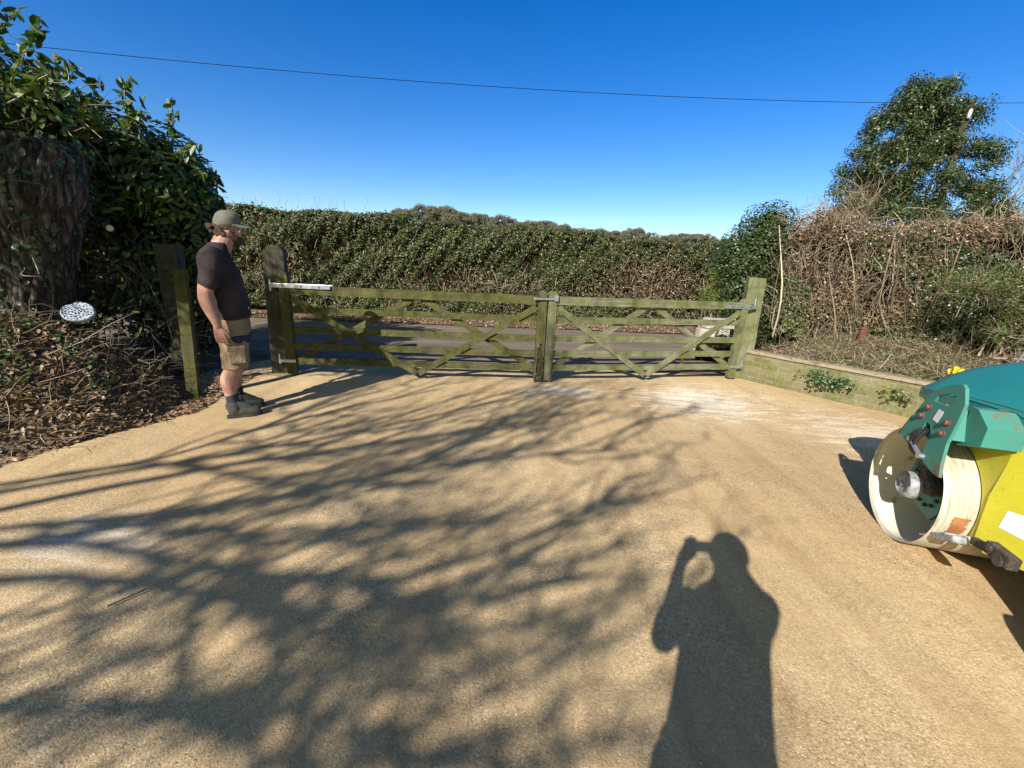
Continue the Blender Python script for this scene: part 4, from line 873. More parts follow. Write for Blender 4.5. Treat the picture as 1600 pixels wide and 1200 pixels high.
o = tag(bmobj('clay_pipe', bm, MAT['terracotta'], None, loc=(5.45, 6.55, bankz(5.45, 6.55)+.04)), 'short upright terracotta pipe standing on the bank', 'pipe')
bm = bmesh.new(); cyl(bm, (5.9, 4.9, .45), (6.25, 5.05, .85), .014, seg=8); tag(bmobj('metal_tube', bm, MAT['galv'], None), 'thin silver metal tube leaning on the bank at the right edge', 'tube')
# pale block wall and timbers seen through the right gate
ws = empty('block_wall', (3.56, 7.42, 0), .1, 'short pale stone block wall seen through the right end of the gates', 'wall')
k = 0
k = 0
for row in range(4):
    for cx in (-.13, .15):
        k += 1; bm = bmesh.new(); box(bm, (cx+(.06 if row % 2 else -.04), .0+.004*k, .09+row*.185), (.268, .18, .175)); o = bmobj('block', bm, MAT['stone'], ws, bevel=.012)
bm = bmesh.new(); box(bm, (0, 0, .36), (.05, .025, .84)); o = bmobj('marker_stake', bm, MAT['wood_p'], None, bevel=.003, loc=(3.30, 7.2, -.02)); o.rotation_euler = (0, rad(17), .1); tag(o, 'pale thin wooden stake leaning behind the right gate', 'stake')
for i, (x, y, z, rz, ry, L, lab) in enumerate(((3.45, 7.0, .16, .5, .42, .75, 'grey brown sleeper leaning low behind the right gate'), (3.72, 7.35, .40, -.25, .28, .6, 'shorter pale sleeper lying higher behind the right gate near the block wall'))):
    bm = bmesh.new(); box(bm, (0, 0, 0), (L, .12, .09)); o = bmobj('timber_sleeper', bm, MAT['coping'], None, bevel=.008, loc=(x, y, z)); o.rotation_euler = (0, ry, rz); tag(o, lab, 'timber')
n = 5000; c = np.array([(4.15, 7.3, .25, .4, .4, .42), (4.4, 7.7, .4, .5, .4, .5), (3.95, 6.85, .1, .35, .4, .28), (3.6, 7.2, .22, .32, .1, .36), (3.35, 7.25, .15, .2, .12, .3)]); 
root = empty('low_shrub', (4.0, 7.5, 0), 0, 'dark low evergreen growth on the ground below the pale block wall behind the right gate', 'shrub')
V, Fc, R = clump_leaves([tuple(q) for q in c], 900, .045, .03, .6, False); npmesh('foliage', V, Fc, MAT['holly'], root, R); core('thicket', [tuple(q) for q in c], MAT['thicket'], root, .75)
bm = bmesh.new(); box(bm, (0, 0, .1), (.035, .02, .2)); box(bm, (.03, 0, .015), (.07, .03, .03)); tag(bmobj('yellow_wedge', bm, MAT['yellow_petal'], None, bevel=.003, loc=(2.62, 6.35, .02)), 'small yellow wedge on the ground behind the right gate', 'wedge')

# loose grit on the drive
def grit():
    n = 26000; r = rng.uniform(.9, 1, n); y = .75+5*rng.random(n)**1.9; x = rng.uniform(-1.25, 1.3, n)*(y+.4); k = (x < 5) & (x > -3.8); x, y = x[k], y[k]; n = len(x)
    k = snoise(np.stack([x*1.3, y*1.3, 0*x], 1), 71) > -.45; x, y = x[k], y[k]; n = len(x); s = rng.uniform(.0012, .0028, n)*(1+.5*(rng.random(n) > .96))
    o = np.array([(1, 0, 0), (0, 1, 0), (-1, 0, 0), (0, -1, 0), (0, 0, .8), (0, 0, -.8)]); V = np.stack([x, y, und(x, y)+.0012], 1)[:, None]+o[None]*s[:, None, None]*rng.uniform(.6, 1.5, (n, 6, 1))
    f = np.array([(0, 1, 4), (1, 2, 4), (2, 3, 4), (3, 0, 4)]); Fc = ((np.arange(n)*6)[:, None, None]+f[None]).reshape(-1, 3)
    tag(npmesh('loose_grit', V.reshape(-1, 3), Fc, MAT['gritm'], None, np.repeat(rng.random(n), 4)), 'loose pale grit lying on the driveway', 'gravel', kind='stuff')
MAT['gritm'] = m_leaf('grit', [(0, (.34, .24, .14)), (.5, (.48, .35, .21)), (.9, (.60, .48, .33)), (1, (.72, .64, .52))], .9, 0, .2)
grit()
bm = bmesh.new()
cyl(bm, (-1.68, 1.42, .012), (-1.60, 1.52, .014), .004, .003, 6); tag(bmobj('twig', bm, MAT['branch'], None), 'small dark twig lying on the gravel at lower left', 'twig')

# ------------------------------------------------------------------ road roller (local: x = inboard/right, y = forward)
A_ = rad(16); RO = (2.364, 2.263, 0)
RL = empty('road_roller', RO, -A_, 'yellow and teal ride on road roller with cream steel drum at the right edge', 'road roller')
def P2(name, pts, x0, x1, mat, parent=RL, bevel=.004, hole=None, smooth=False):
    """plate in the y-z plane between x0 and x1; pts (y,z)"""
    bm = bmesh.new()
    a = [bm.verts.new((x0, y, z)) for y, z in pts]; b = [bm.verts.new((x1, y, z)) for y, z in pts]; n = len(pts)
    if hole:
        ha = [bm.verts.new((x0, y, z)) for y, z in hole]; hb = [bm.verts.new((x1, y, z)) for y, z in hole]; m = len(hole)
        for o_, h_ in ((a, ha), (b, hb)):
            ed = [bm.edges.new((o_[i], o_[(i+1) % n])) for i in range(n)]+[bm.edges.new((h_[i], h_[(i+1) % m])) for i in range(m)]
            bmesh.ops.triangle_fill(bm, use_beauty=True, use_dissolve=False, edges=ed)
        for i in range(m): bm.faces.new((ha[i], ha[(i+1) % m], hb[(i+1) % m], hb[i]))
    else: bm.faces.new(a); bm.faces.new(b[::-1])
    for i in range(n): bm.faces.new((a[i], a[(i+1) % n], b[(i+1) % n], b[i]))
    return bmobj(name, bm, mat, parent, smooth, bevel)
def lathe(name, prof, mat, parent, cy, cz, seg=96, smooth=True):
    """prof (x, r) revolved about the x axis at (cy, cz)"""
    bm = bmesh.new(); rings = []
    for x, r_ in prof: rings.append([bm.verts.new((x, cy+r_*math.cos(2*math.pi*k/seg), cz+r_*math.sin(2*math.pi*k/seg))) for k in range(seg)])
    for a, b in zip(rings, rings[1:]):
        for k in range(seg): bm.faces.new((a[k], a[(k+1) % seg], b[(k+1) % seg], b[k]))
    o = bmobj(name, bm, mat, parent); me = o.data; me.polygons.foreach_set('use_smooth', np.ones(len(me.polygons), bool)); 
    me.set_sharp_from_angle(angle=.7) if hasattr(me, 'set_sharp_from_angle') else None
    return o
DR = .341
for i, cy in enumerate((0, -1.72)):
    lathe('drum', [(.018, DR-.016), (.004, DR-.006), (0, DR-.003), (.004, DR), (.05, DR), (.45, DR), (.86, DR), (.90, DR-.003), (.90, DR-.014), (.885, DR-.016)], MAT['drum_out'], RL, cy, DR)
    d = lathe('drum_lining', [(.016, DR-.0155), (.03, DR-.017), (.30, DR-.02), (.32, DR-.03), (.33, .10), (.33, .03)], MAT['drum_in'], RL, cy, DR)
    lathe('drum_lining', [(.885, DR-.017), (.62, DR-.02), (.60, DR-.04), (.6, .03)], MAT['drum_in'], RL, cy, DR)
# rust patch on the tread (a thin worn patch following the drum)
bm = bmesh.new(); rw = []
for k in range(25):
    a = rad(180+k*.78); rr = DR+.0012; e = .004*math.sin(k*1.1)+.004*math.sin(k*.47+1)+.002*math.sin(k*3.1)
    rw.append([bm.verts.new((.062+e*.6, rr*math.cos(a), DR+rr*math.sin(a))), bm.verts.new((.130+e*1.2, rr*math.cos(a), DR+rr*math.sin(a)))])
for a, b in zip(rw, rw[1:]): bm.faces.new((a[0], a[1], b[1], b[0]))
bmobj('rust_patch', bm, MAT['rust'], RL)
# inner bracket, hub and motor inside the drum
P2('drum_bracket', [(.10, .60), (.168, .461), (.179, .349), (.078, .215), (-.084, .175), (-.13, .237), (-.144, .356), (-.08, .56)], .13, .15, MAT['teal'])
hub = lathe('drum_hub', [(.33, .02), (.33, .045), (.075, .045), (.07, .074), (.062, .080), (.05, .075), (.045, .080), (.02, .078), (.004, .070), (.0, .058), (.004, .052), (.003, .014), (-.004, .010), (-.005, 0.0005)], MAT['cement'], RL, 0, DR, 28)
for k in range(11): bm = bmesh.new(); a = k*2*math.pi/11; cyl(bm, (.118, .094*math.cos(a)-.01, DR+.094*math.sin(a)-.01), (.13, .094*math.cos(a)-.01, DR+.094*math.sin(a)-.01), .011, seg=6); bmobj('bracket_bolt', bm, MAT['grime'], RL)
bm = bmesh.new(); box(bm, (.10, -.02, .49), (.09, .10, .16)); cyl(bm, (.09, -.05, .44), (.09, -.14, .36), .035, seg=12); cyl(bm, (.09, 0, .44), (.09, .0, .38), .045, seg=14); bmobj('drive_motor', bm, MAT['grime'], RL, bevel=.01)
# outer yoke plate with lifting eye
plate = [(-.108, .917), (-.159, .971), (-.228, 1.008), (-.311, 1.033), (-.333, 1.019), (-.366, .946), (-.359, .854), (-.339, .728), (-.35, .621), (-.368, .555), (-.316, .555), (-.190, .590), (-.205, .66), (-.215, .73), (-.19, .775), (-.155, .785), (-.135, .70), (-.11, .611), (.027, .647), (-.048, .805)]
eye = [(-.156, .901), (-.176, .937), (-.23, .962), (-.277, .979), (-.296, .969), (-.301, .931), (-.266, .904)]
pl = P2('yoke_plate', plate, -.075, -.060, MAT['teal_rusty'], hole=eye, bevel=0)
bm = bmesh.new()
box(bm, (-.02, .03, .70), (.08, .012, .15), Matrix.Rotation(rad(27), 4, 'X')); bmobj('yoke_flange', bm, MAT['teal_rusty'], RL, bevel=.003)
for y, z in ((-.142, .862), (-.111, .804), (-.306, .831), (-.294, .768)):
    bm = bmesh.new(); cyl(bm, (-.080, y, z), (-.075, y, z), .018, seg=16); cyl(bm, (-.094, y, z), (-.080, y, z), .0125, seg=6); bmobj('bolt', bm, MAT['boltrust'], RL, bevel=.002)
P2('sticker', [(-.195, .809), (-.215, .873), (-.255, .870), (-.234, .805)], -.0775, -.076, MAT['label'], bevel=0)
# hydraulic hoses through the slot
hs_ = []
for k, (o1, o2) in enumerate(((0, 0), (.022, .012), (.042, -.01))):
    hs_.append([(.02, -.20+o1, .80), (-.05, -.19+o1, .76), (-.088, -.165+o1, .70), (-.08, -.14+o1+o2, .62), (-.02, -.12+o2, .55), (.05, -.09+o2, .50), (.09, -.05, .47)])
def spl(P, n=24):
    P = np.array(P, float); t = np.linspace(0, len(P)-1, n); out = []
    for u in t:
        i = min(int(u), len(P)-2); f = u-i; p0, p1, p2, p3 = P[max(i-1, 0)], P[i], P[i+1], P[min(i+2, len(P)-1)]
        out.append(.5*((2*p1)+(-p0+p2)*f+(2*p0-5*p1+4*p2-p3)*f*f+(-p0+3*p1-3*p2+p3)*f**3))
    return np.array(out)
for h_ in hs_:
    q = spl(h_)[None]; v, f, _ = tubes(q, np.full((1, q.shape[1]), .011), 10); _np('hydraulic_hose', v, f, MAT['rubber'], RL, smooth=True)
bm = bmesh.new(); cyl(bm, (-.088, -.10, .66), (-.088, -.215, .605), .011, seg=10); cyl(bm, (-.06, -.215, .605), (-.10, -.215, .605), .016, seg=10); cyl(bm, (-.06, -.10, .66), (-.10, -.10, .66), .014, seg=10); bmobj('hose_clamp', bm, MAT['galv'], RL)
# gusset box between plate and frame
bm = bmesh.new(); o1 = [(-.300, .925), (-.345, .925), (-.434, .860), (-.432, .764), (-.345, .736), (-.290, .715)]
bm.free(); P2('gusset', o1, -.004, .149, MAT['teal_rusty'], bevel=.006)
P2('yoke_arm', [(-.06, .83), (-.28, .90), (-.335, .75), (-.05, .71)], -.058, .149, MAT['teal_rusty'])
# yellow frame: side plate with wheel arch, creased outward below
def arch(cy, r_, a0, a1, n=26): return [(cy+r_*math.cos(rad(a0+(a1-a0)*k/n)), DR+r_*math.sin(rad(a0+(a1-a0)*k/n))) for k in range(n+1)]
side = [(.12, .86), (.12, DR+.33)]+arch(0, .352, 70, 200)+[(-.372, .215), (-.380, .28), (-.372, .50), (-.400, .86)]
rear = [(-.98, .86), (-1.02, .20), (-1.33, .20)]+arch(-1.72, .352, -22, 110)[:]+[(-1.85, .86)]
for pts_, x0, x1 in ((side, .150, .172), (side, .728, .75), (rear, .150, .172), (rear, .728, .75)): P2('frame_side', pts_, x0, x1, MAT['yellow'], bevel=.003)
# waist panels: turn inboard behind the drum towards the articulation joint
for sg, xo in ((1, 0), (-1, .90)):
    def fx_(y): return xo+sg*(.15+.36*(-.39-y))
    q1 = [(y, z) for y, z in ((-.402, .838), (-.372, .50), (-.380, .27), (-.430, .215), (-.58, .24), (-.72, .30), (-.98, .34), (-.98, .838))]
    bm = bmesh.new(); f_ = [bm.verts.new((fx_(y), y, z)) for y, z in q1]; g_ = [bm.verts.new((fx_(y)+sg*.018, y, z)) for y, z in q1]
    bm.faces.new(f_); bm.faces.new(g_[::-1])
    for i in range(8): bm.faces.new((f_[i], f_[(i+1) % 8], g_[(i+1) % 8], g_[i]))
    bmobj('side_panel', bm, MAT['yellow'], RL, bevel=.002)
bm = bmesh.new(); box(bm, (.45, -.385, .52), (.55, .012, .60)); bmobj('bulkhead', bm, MAT['yellow'], RL, bevel=.003)
bm = bmesh.new(); box(bm, (.45, .09, .80), (.55, .05, .12)); bmobj('cross_member', bm, MAT['yellow'], RL, bevel=.004)
bm = bmesh.new(); box(bm, (.45, -.9, .30), (.24, .9, .14)); bmobj('articulation_joint', bm, MAT['grime'], RL, bevel=.01)
bm = bmesh.new(); box(bm, (.45, -.87, .85), (.60, 1.9, .025)); bmobj('deck', bm, MAT['yellow'], RL, bevel=.004)
# white sticker on the side panel, follows its flare
bm = bmesh.new(); bm.faces.new([bm.verts.new(p) for p in ((.1715, -.455, .473), (.2105, -.562, .493), (.2235, -.597, .374), (.1695, -.447, .376))]); bmobj('sticker', bm, MAT['label'], RL)
# hood
secs = [(.56, .72, .30, .60, .74), (.55, .80, .27, .63, .755), (.50, .90, .22, .68, .775), (.40, .99, .18, .72, .79), (.25, 1.075, .155, .745, .81), (.05, 1.14, .145, .755, .825), (-.20, 1.19, .14, .76, .835), (-.50, 1.215, .14, .76, .84), (-.72, 1.215, .14, .76, .84), (-.80, 1.15, .15, .75, .84)]
bm = bmesh.new(); rings = []
for y, zt, xl, xr, zb in secs:
    zc = zb+.055+.03*(zt-.72); w_ = xr-xl; k = min(1, (zt-zb)/.3)
    pts = [(xl+.004, zb-.0), (xl-.0, zb+.02), (xl, zc), (xl+.015, zc+.012), (xl+.05*k+.01, zb+(zt-zb)*.55), (xl+.13*k+.02, zb+(zt-zb)*.83), (xl+.24*k+.03, zb+(zt-zb)*.97), ((xl+xr)/2, zt)]
    pts = pts+[(xl+xr-x, z) for x, z in pts[-2::-1]]
    rings.append([bm.verts.new((x, y, z)) for x, z in pts])
for a, b in zip(rings, rings[1:]):
    for j in range(len(a)-1): bm.faces.new((a[j], a[j+1], b[j+1], b[j]))
bm.faces.new(rings[0]); bm.faces.new(rings[-1][::-1])
hood = bmobj('bonnet', bm, MAT['teal'], RL, False)
hood.data.polygons.foreach_set('use_smooth', np.ones(len(hood.data.polygons), bool)); hood.data.set_sharp_from_angle(angle=rad(38))
md = hood.modifiers.new('sub', 'SUBSURF'); md.levels = 0; md.render_levels = 0
v, f, _ = tubes(np.array([[(xl_-.004, y_, z_+.004) for y_, z_, xl_ in ((.05, .908, .145), (-.03, .915, .142), (-.20, .93, .14), (-.35, .943, .139), (-.7, .945, .139))]]), np.full((1, 5), .0045), 6); _np('bonnet_seam', v, f, MAT['teal_rusty'], RL, smooth=True)
# scraper and its brackets
bm = bmesh.new(); box(bm, (.45, -.372, .245), (.86, .05, .022), Matrix.Rotation(rad(-35), 4, 'X')); bmobj('scraper_bar', bm, MAT['cement'], RL, bevel=.003)
bm = bmesh.new(); 
V0 = [(.01, -.335, .215), (.01, -.44, .265), (.05, -.47, .275), (.05, -.34, .20)]
box(bm, (.035, -.40, .245), (.06, .15, .035), Matrix.Rotation(rad(-27), 4, 'X')); bmobj('scraper_block', bm, MAT['cement'], RL, bevel=.007)
bm = bmesh.new(); box(bm, (.02, -.29, .185), (.02, .10, .012), Matrix.Rotation(rad(-30), 4, 'X')); bmobj('scraper_tip', bm, MAT['galv'], RL, bevel=.002)
bm = bmesh.new(); box(bm, (.085, -.515, .300), (.03, .10, .04), Matrix.Rotation(rad(-10), 4, 'X')); box(bm, (.075, -.64, .33), (.045, .14, .06)); cyl(bm, (.045, -.66, .315), (.06, -.66, .315), .03, seg=10); cyl(bm, (.045, -.60, .335), (.06, -.60, .335), .02, seg=6); bmobj('step_bracket', bm, MAT['grime'], RL, bevel=.006)
# the rest of the machine, out of frame: seat, wheel, roll bar
bm = bmesh.new(); box(bm, (.45, -1.5, .98), (.42, .42, .10)); box(bm, (.45, -1.72, 1.2), (.40, .09, .42), Matrix.Rotation(rad(8), 4, 'X')); bmobj('seat', bm, MAT['rubber'], RL, bevel=.03)
bm = bmesh.new(); cyl(bm, (.45, -.86, 1.15), (.45, -1.05, 1.38), .02, seg=10); bmobj('steering_column', bm, MAT['rubber'], RL)
aa = np.linspace(0, 2*np.pi, 33); v, f, _ = tubes(np.stack([.45+.19*np.cos(aa), -1.06-.15*np.sin(aa)*.7, 1.39+.19*np.sin(aa)*.55], 1)[None], np.full((1, 33), .012), 8); _np('steering_wheel', v, f, MAT['rubber'], RL, smooth=True)
bm = bmesh.new(); box(bm, (.45, -1.63, .90), (.66, .62, .14)); bmobj('rear_deck', bm, MAT['yellow'], RL, bevel=.02)

# ------------------------------------------------------------------ people
def ellipsoid(bm, c, r, rot=None, sub=3):
    m = Matrix.Translation(c)
    if rot is not None: m = m @ rot
    bmesh.ops.create_icosphere(bm, subdivisions=sub, radius=1, matrix=m @ Matrix.Diagonal((*r, 1)))
def ring_loft(bm, rings, seg=28, cap=True):
    """rings (cx,cy,cz,rx,ry[,tilt about y])"""
    R_ = []
    for q in rings:
        cx, cy, cz, rx, ry = q[:5]; tl = q[5] if len(q) > 5 else 0
        R_.append([bm.verts.new((cx+rx*math.cos(a)*math.cos(tl), cy+ry*math.sin(a), cz+rx*math.cos(a)*math.sin(tl))) for a in [2*math.pi*k/seg for k in range(seg)]])
    for a, b in zip(R_, R_[1:]):
        for k in range(seg): bm.faces.new((a[k], a[(k+1) % seg], b[(k+1) % seg], b[k]))
    if cap: bm.faces.new(R_[0][::-1]); bm.faces.new(R_[-1])
def limb(bm, pts, seg=16, n=6):
    """pts (x,y,z,r): smooth tapering limb with rounded ends"""
    P = spl([p[:4] for p in pts], (len(pts)-1)*n+1); c = P[:, :3]; R_ = P[:, 3]
    T = unit(np.gradient(c, axis=0)); ref = np.array([1., 0, 0]) if abs(T[0][0]) < .8 else np.array([0, 1., 0]); rg = []
    c = np.concatenate([[c[0]-T[0]*R_[0]*.55], c, [c[-1]+T[-1]*R_[-1]*.55]]); R_ = np.r_[R_[0]*.6, R_, R_[-1]*.6]; T = np.concatenate([T[:1], T, T[-1:]])
    for p, t, r_ in zip(c, T, R_):
        A = unit((ref-t*(ref@t))[None])[0]; B = np.cross(t, A); rg.append([bm.verts.new(p+r_*(math.cos(a)*A+math.sin(a)*B)) for a in [2*math.pi*k/seg for k in range(seg)]])
    for a, b in zip(rg, rg[1:]):
        for k in range(seg): bm.faces.new((a[k], a[(k+1) % seg], b[(k+1) % seg], b[k]))
    bm.faces.new(rg[0][::-1]); bm.faces.new(rg[-1])
def fuse(name, bm, mat, parent, voxel=.006, smooth=6, disp=None):
    me = bpy.data.meshes.new(name+'_raw'); bmesh.ops.recalc_face_normals(bm, faces=bm.faces); bm.to_mesh(me); bm.free()
    o = bpy.data.objects.new(name+'_raw', me); COL.objects.link(o)
    a = o.modifiers.new('r', 'REMESH'); a.mode = 'VOXEL'; a.voxel_size = voxel; a.use_smooth_shade = True
    b = o.modifiers.new('s', 'SMOOTH'); b.iterations = smooth; b.factor = .5
    dg = bpy.context.evaluated_depsgraph_get(); nm = bpy.data.meshes.new_from_object(o.evaluated_get(dg)); bpy.data.objects.remove(o)
    nm.name = name
    if disp is not None:
        n = len(nm.vertices); c = np.empty(n*3, np.float32); nm.vertices.foreach_get('co', c); c = c.reshape(-1, 3); nn = np.empty(n*3, np.float32); nm.vertices.foreach_get('normal', nn); nn = nn.reshape(-1, 3)
        c = c+nn*disp(c)[:, None]; nm.vertices.foreach_set('co', c.astype(np.float32).ravel()); nm.update()
    nm.materials.clear(); nm.materials.append(mat); nm.polygons.foreach_set('use_smooth', np.ones(len(nm.polygons), bool))
    return link(bpy.data.objects.new(name, nm), parent)
def head(bm, cx, cy, cz, s=1.0):
    """head facing +x; cz = centre height"""
    ellipsoid(bm, (cx-.012*s, cy, cz+.025*s), (.098*s, .077*s, .095*s))
    ellipsoid(bm, (cx+.030*s, cy, cz-.035*s), (.066*s, .060*s, .085*s))
    ellipsoid(bm, (cx+.058*s, cy, cz-.088*s), (.030*s, .032*s, .026*s))       # chin
    ellipsoid(bm, (cx+.078*s, cy, cz+.028*s), (.020*s, .052*s, .013*s))      # brow
    limb(bm, [(cx+.086*s, cy, cz+.018*s, .008*s), (cx+.108*s, cy, cz-.016*s, .013*s), (cx+.104*s, cy, cz-.026*s, .012*s)], 10, 3)   # nose
    for sd in (-1, 1):
        ellipsoid(bm, (cx+.070*s, cy+sd*.036*s, cz-.022*s), (.020*s, .022*s, .018*s))
        ellipsoid(bm, (cx-.012*s, cy+sd*.079*s, cz-.010*s), (.018*s, .008*s, .030*s), Matrix.Rotation(.25*sd, 4, 'Z'))
        ellipsoid(bm, (cx+.104*s, cy+sd*.013*s, cz-.024*s), (.010*s, .009*s, .008*s))
    ellipsoid(bm, (cx+.088*s, cy, cz-.052*s), (.014*s, .026*s, .007*s)); ellipsoid(bm, (cx+.085*s, cy, cz-.064*s), (.014*s, .023*s, .007*s))
def hand(bm, w, palm_dir, finger_dir, out, thumb_dir, curl=.5, s=1.0):
    """w wrist; finger_dir down the palm; out = back-of-hand normal; thumb_dir = side on which the thumb sits"""
    w = np.array(w, float); f = unit(np.array([finger_dir], float))[0]; o = np.array(out, float); o = unit((o-f*(o@f))[None])[0]; t = np.cross(f, o); t = t*np.sign(t@np.array(thumb_dir))
    pc = w+f*.048*s
    for k in np.linspace(-1, 1, 5): limb(bm, [(*(w+t*k*.018*s), .017*s), (*(w+f*.05*s+t*k*.028*s), .015*s), (*(w+f*.09*s+t*k*.031*s), .0125*s)], 10, 3)
    for k, (off, L) in enumerate(((.033, .072), (.011, .080), (-.011, .074), (-.032, .058))):
        b = w+f*.09*s+t*off*s; c = curl*(1+.12*k); p = [b]; d = f
        for j, l in enumerate((.45, .32, .23)):
            an = c*(.35+.5*j); d2 = f*math.cos(an)-o*math.sin(an); p.append(p[-1]+d2*L*l*s)
        limb(bm, [(*q, r_*s) for q, r_ in zip(p, (.0105, .0098, .0088, .0075))], 10, 3)
    b = w+f*.025*s+t*.028*s; limb(bm, [(*b, .014*s), (*(b+f*.028*s+t*.022*s-o*.006), .0125*s), (*(b+f*.058*s+t*.028*s-o*.012), .0108*s), (*(b+f*.082*s+t*.024*s-o*.018), .0088*s)], 10, 3)
def worker():
    AZ = math.atan2(.57, .82)
    root = empty('person', (-2.632, 3.69, .004), AZ, 'bearded man in green cap, dark t-shirt and khaki shorts standing sideways by the gates', 'person')
    bm = bmesh.new(); hx, hz = .160, 1.660
    head(bm, hx, 0, hz, .97)
    limb(bm, [(.060, 0, 1.45, .085), (.092, 0, 1.53, .078), (.130, 0, 1.60, .072)])
    ring_loft(bm, [(.075, 0, .80, .09, .14), (.075, 0, .95, .10, .145), (.075, 0, 1.05, .11, .145), (.05, 0, 1.2, .11, .15), (.035, 0, 1.33, .105, .165), (.03, 0, 1.43, .10, .17), (.04, 0, 1.49, .08, .10)])
    for sd in (-1, 1):
        fx = 0 if sd < 0 else .045
        limb(bm, [(.065, sd*.085, .84, .078), (.06+fx*.3, sd*.108, .66, .080), (.05+fx*.6, sd*.112, .50, .066), (.035+fx, sd*.112, .44, .064), (-.0+fx, sd*.112, .35, .068), (-.0+fx, sd*.112, .22, .048), (.008+fx, sd*.112, .12, .040), (.02+fx, sd*.112, .07, .04)])
        limb(bm, [(.02+fx, sd*.112, .05, .035), (.16+fx, sd*.12, .035, .03)])
    # near (right) arm hangs, slightly bent; far arm hangs as well
    for sd in (-1, 1):
        bx = .02 if sd > 0 else 0
        limb(bm, [(.0, sd*.195, 1.42, .064), (-.035, sd*.240, 1.27, .064), (-.070, sd*.255, 1.13, .054), (-.062+bx, sd*.262, 1.05, .053), (-.030+bx, sd*.262, .93, .040), (-.018+bx, sd*.258, .865, .030)])
        hand(bm, (-.018+bx, sd*.258, .86), None, (.10, -sd*.03, -1), (-.25, sd*1, 0), (1, 0, 0), .75)
    body = fuse('body', bm, MAT['skin'], root, .0046, 5)
    # t-shirt
    bm = bmesh.new()
    ring_loft(bm, [(.098, 0, .905, .140, .198), (.100, 0, .94, .146, .200), (.098, 0, 1.00, .156, .200), (.088, 0, 1.08, .156, .198), (.070, 0, 1.18, .156, .200), (.052, 0, 1.28, .153, .206), (.034, 0, 1.36, .142, .206), (.024, 0, 1.43, .128, .19), (.032, 0, 1.48, .108, .150), (.055, 0, 1.515, .090, .110), (.075, 0, 1.548, .078, .088)], 36)
    ellipsoid(bm, (.125, 0, 1.03), (.128, .15, .13))
    for sd in (-1, 1): limb(bm, [(.020, sd*.12, 1.45, .075), (-.004, sd*.195, 1.405, .082), (-.022, sd*.238, 1.30, .078), (-.040, sd*.256, 1.215, .079)])
    def fold(c): return .0055*np.sin(c[:, 2]*38+c[:, 0]*14+3*snoise(c*5, 3))*np.clip((1.25-c[:, 2])*3, .2, 1)+.004*snoise(c*9, 5)
    sh = fuse('t_shirt', bm, MAT['shirt'], root, .008, 3, fold)
    # shorts with cargo pocket
    bm = bmesh.new()
    ring_loft(bm, [(.088, 0, .70, .128, .190), (.092, 0, .80, .140, .192), (.090, 0, .93, .135, .178)], 32)
    for sd in (-1, 1):
        fx = .02 if sd > 0 else 0; ring_loft(bm, [(.062+fx, sd*.115, .465, .104, .098), (.065+fx, sd*.113, .50, .104, .099), (.074+fx, sd*.105, .62, .108, .10), (.084, sd*.095, .76, .125, .105), (.085, sd*.08, .82, .12, .10)], 28)
    def fold2(c): return .006*np.sin(c[:, 2]*30+c[:, 0]*40+3*snoise(c*6, 6))*np.clip((.75-c[:, 2])*4, .1, 1)+.005*snoise(c*9, 8)
    st = fuse('shorts', bm, MAT['shorts'], root, .008, 3, fold2)
    for sd in (-1, 1):
        bm = bmesh.new(); box(bm, (.09, sd*.214, .60), (.13, .018, .15)); box(bm, (.09, sd*.224, .665), (.14, .010, .04)); fuse('cargo_pocket', bm, MAT['shorts'], st, .006, 4, lambda c: .003*snoise(c*30, 4))
    bm = bmesh.new(); ring_loft(bm, [(.088, 0, .685, .135, .20), (.088, 0, .70, .140, .204), (.09, 0, .755, .146, .206), (.09, 0, .77, .142, .203)], 36); fuse('dark_panel', bm, MAT['navy'], st, .007, 2)
    # paint marks on the shirt
    bm = bmesh.new(); 
    for k, (x, z, r_) in enumerate(((.205, 1.02, .014), (.222, 1.0, .009), (.215, .985, .012), (.195, 1.04, .006))): ellipsoid(bm, (x, -.108, z), (r_, .012, r_*1.3), sub=2)
    bmobj('paint_mark', bm, MAT['stone'], sh)
    # socks and boots
    for sd in (-1, 1):
        fx = 0 if sd < 0 else .045
        bm = bmesh.new(); limb(bm, [(.004+fx, sd*.112, .215, .054), (.008+fx, sd*.112, .16, .050), (.012+fx, sd*.112, .10, .052)]); fuse('sock', bm, MAT['navy'], root, .006, 2, lambda c: .0015*np.sin(c[:, 2]*260))
        bm = bmesh.new()
        limb(bm, [(.004+fx, sd*.112, .135, .060), (.010+fx, sd*.112, .08, .062), (.0+fx, sd*.112, .055, .052)]); limb(bm, [(-.012+fx, sd*.112, .06, .046), (.08+fx, sd*.115, .062, .052), (.15+fx, sd*.12, .050, .048), (.195+fx, sd*.121, .044, .040)])
        limb(bm, [(.03+fx, sd*.112, .125, .050), (.09+fx, sd*.115, .095, .045), (.14+fx, sd*.12, .07, .040)])
        bt = fuse('boot', bm, MAT['boot'], root, .006, 3)
        bm = bmesh.new(); out = []
        for k in range(28):
            a = 2*math.pi*k/28; x = .088+.143*math.cos(a); wd = .048+.010*math.cos(a)-.012*math.exp(-((x-.06)/.05)**2)
            out.append((x+fx, sd*.117+wd*math.sin(a)))
        lo = [bm.verts.new((x, y, -.004)) for x, y in out]; hi = [bm.verts.new((x, y, .026)) for x, y in out]; bm.faces.new(lo[::-1]); bm.faces.new(hi)
        for k in range(28): bm.faces.new((lo[k], lo[(k+1) % 28], hi[(k+1) % 28], hi[k]))
        bmobj('sole', bm, MAT['sole'], bt, bevel=.003)
        bm = bmesh.new()
        for k in range(4): cyl(bm, (.065+fx+.022*k, sd*.115-.030, .150-.022*k), (.075+fx+.022*k, sd*.115+.030, .150-.022*k), .004, seg=6)
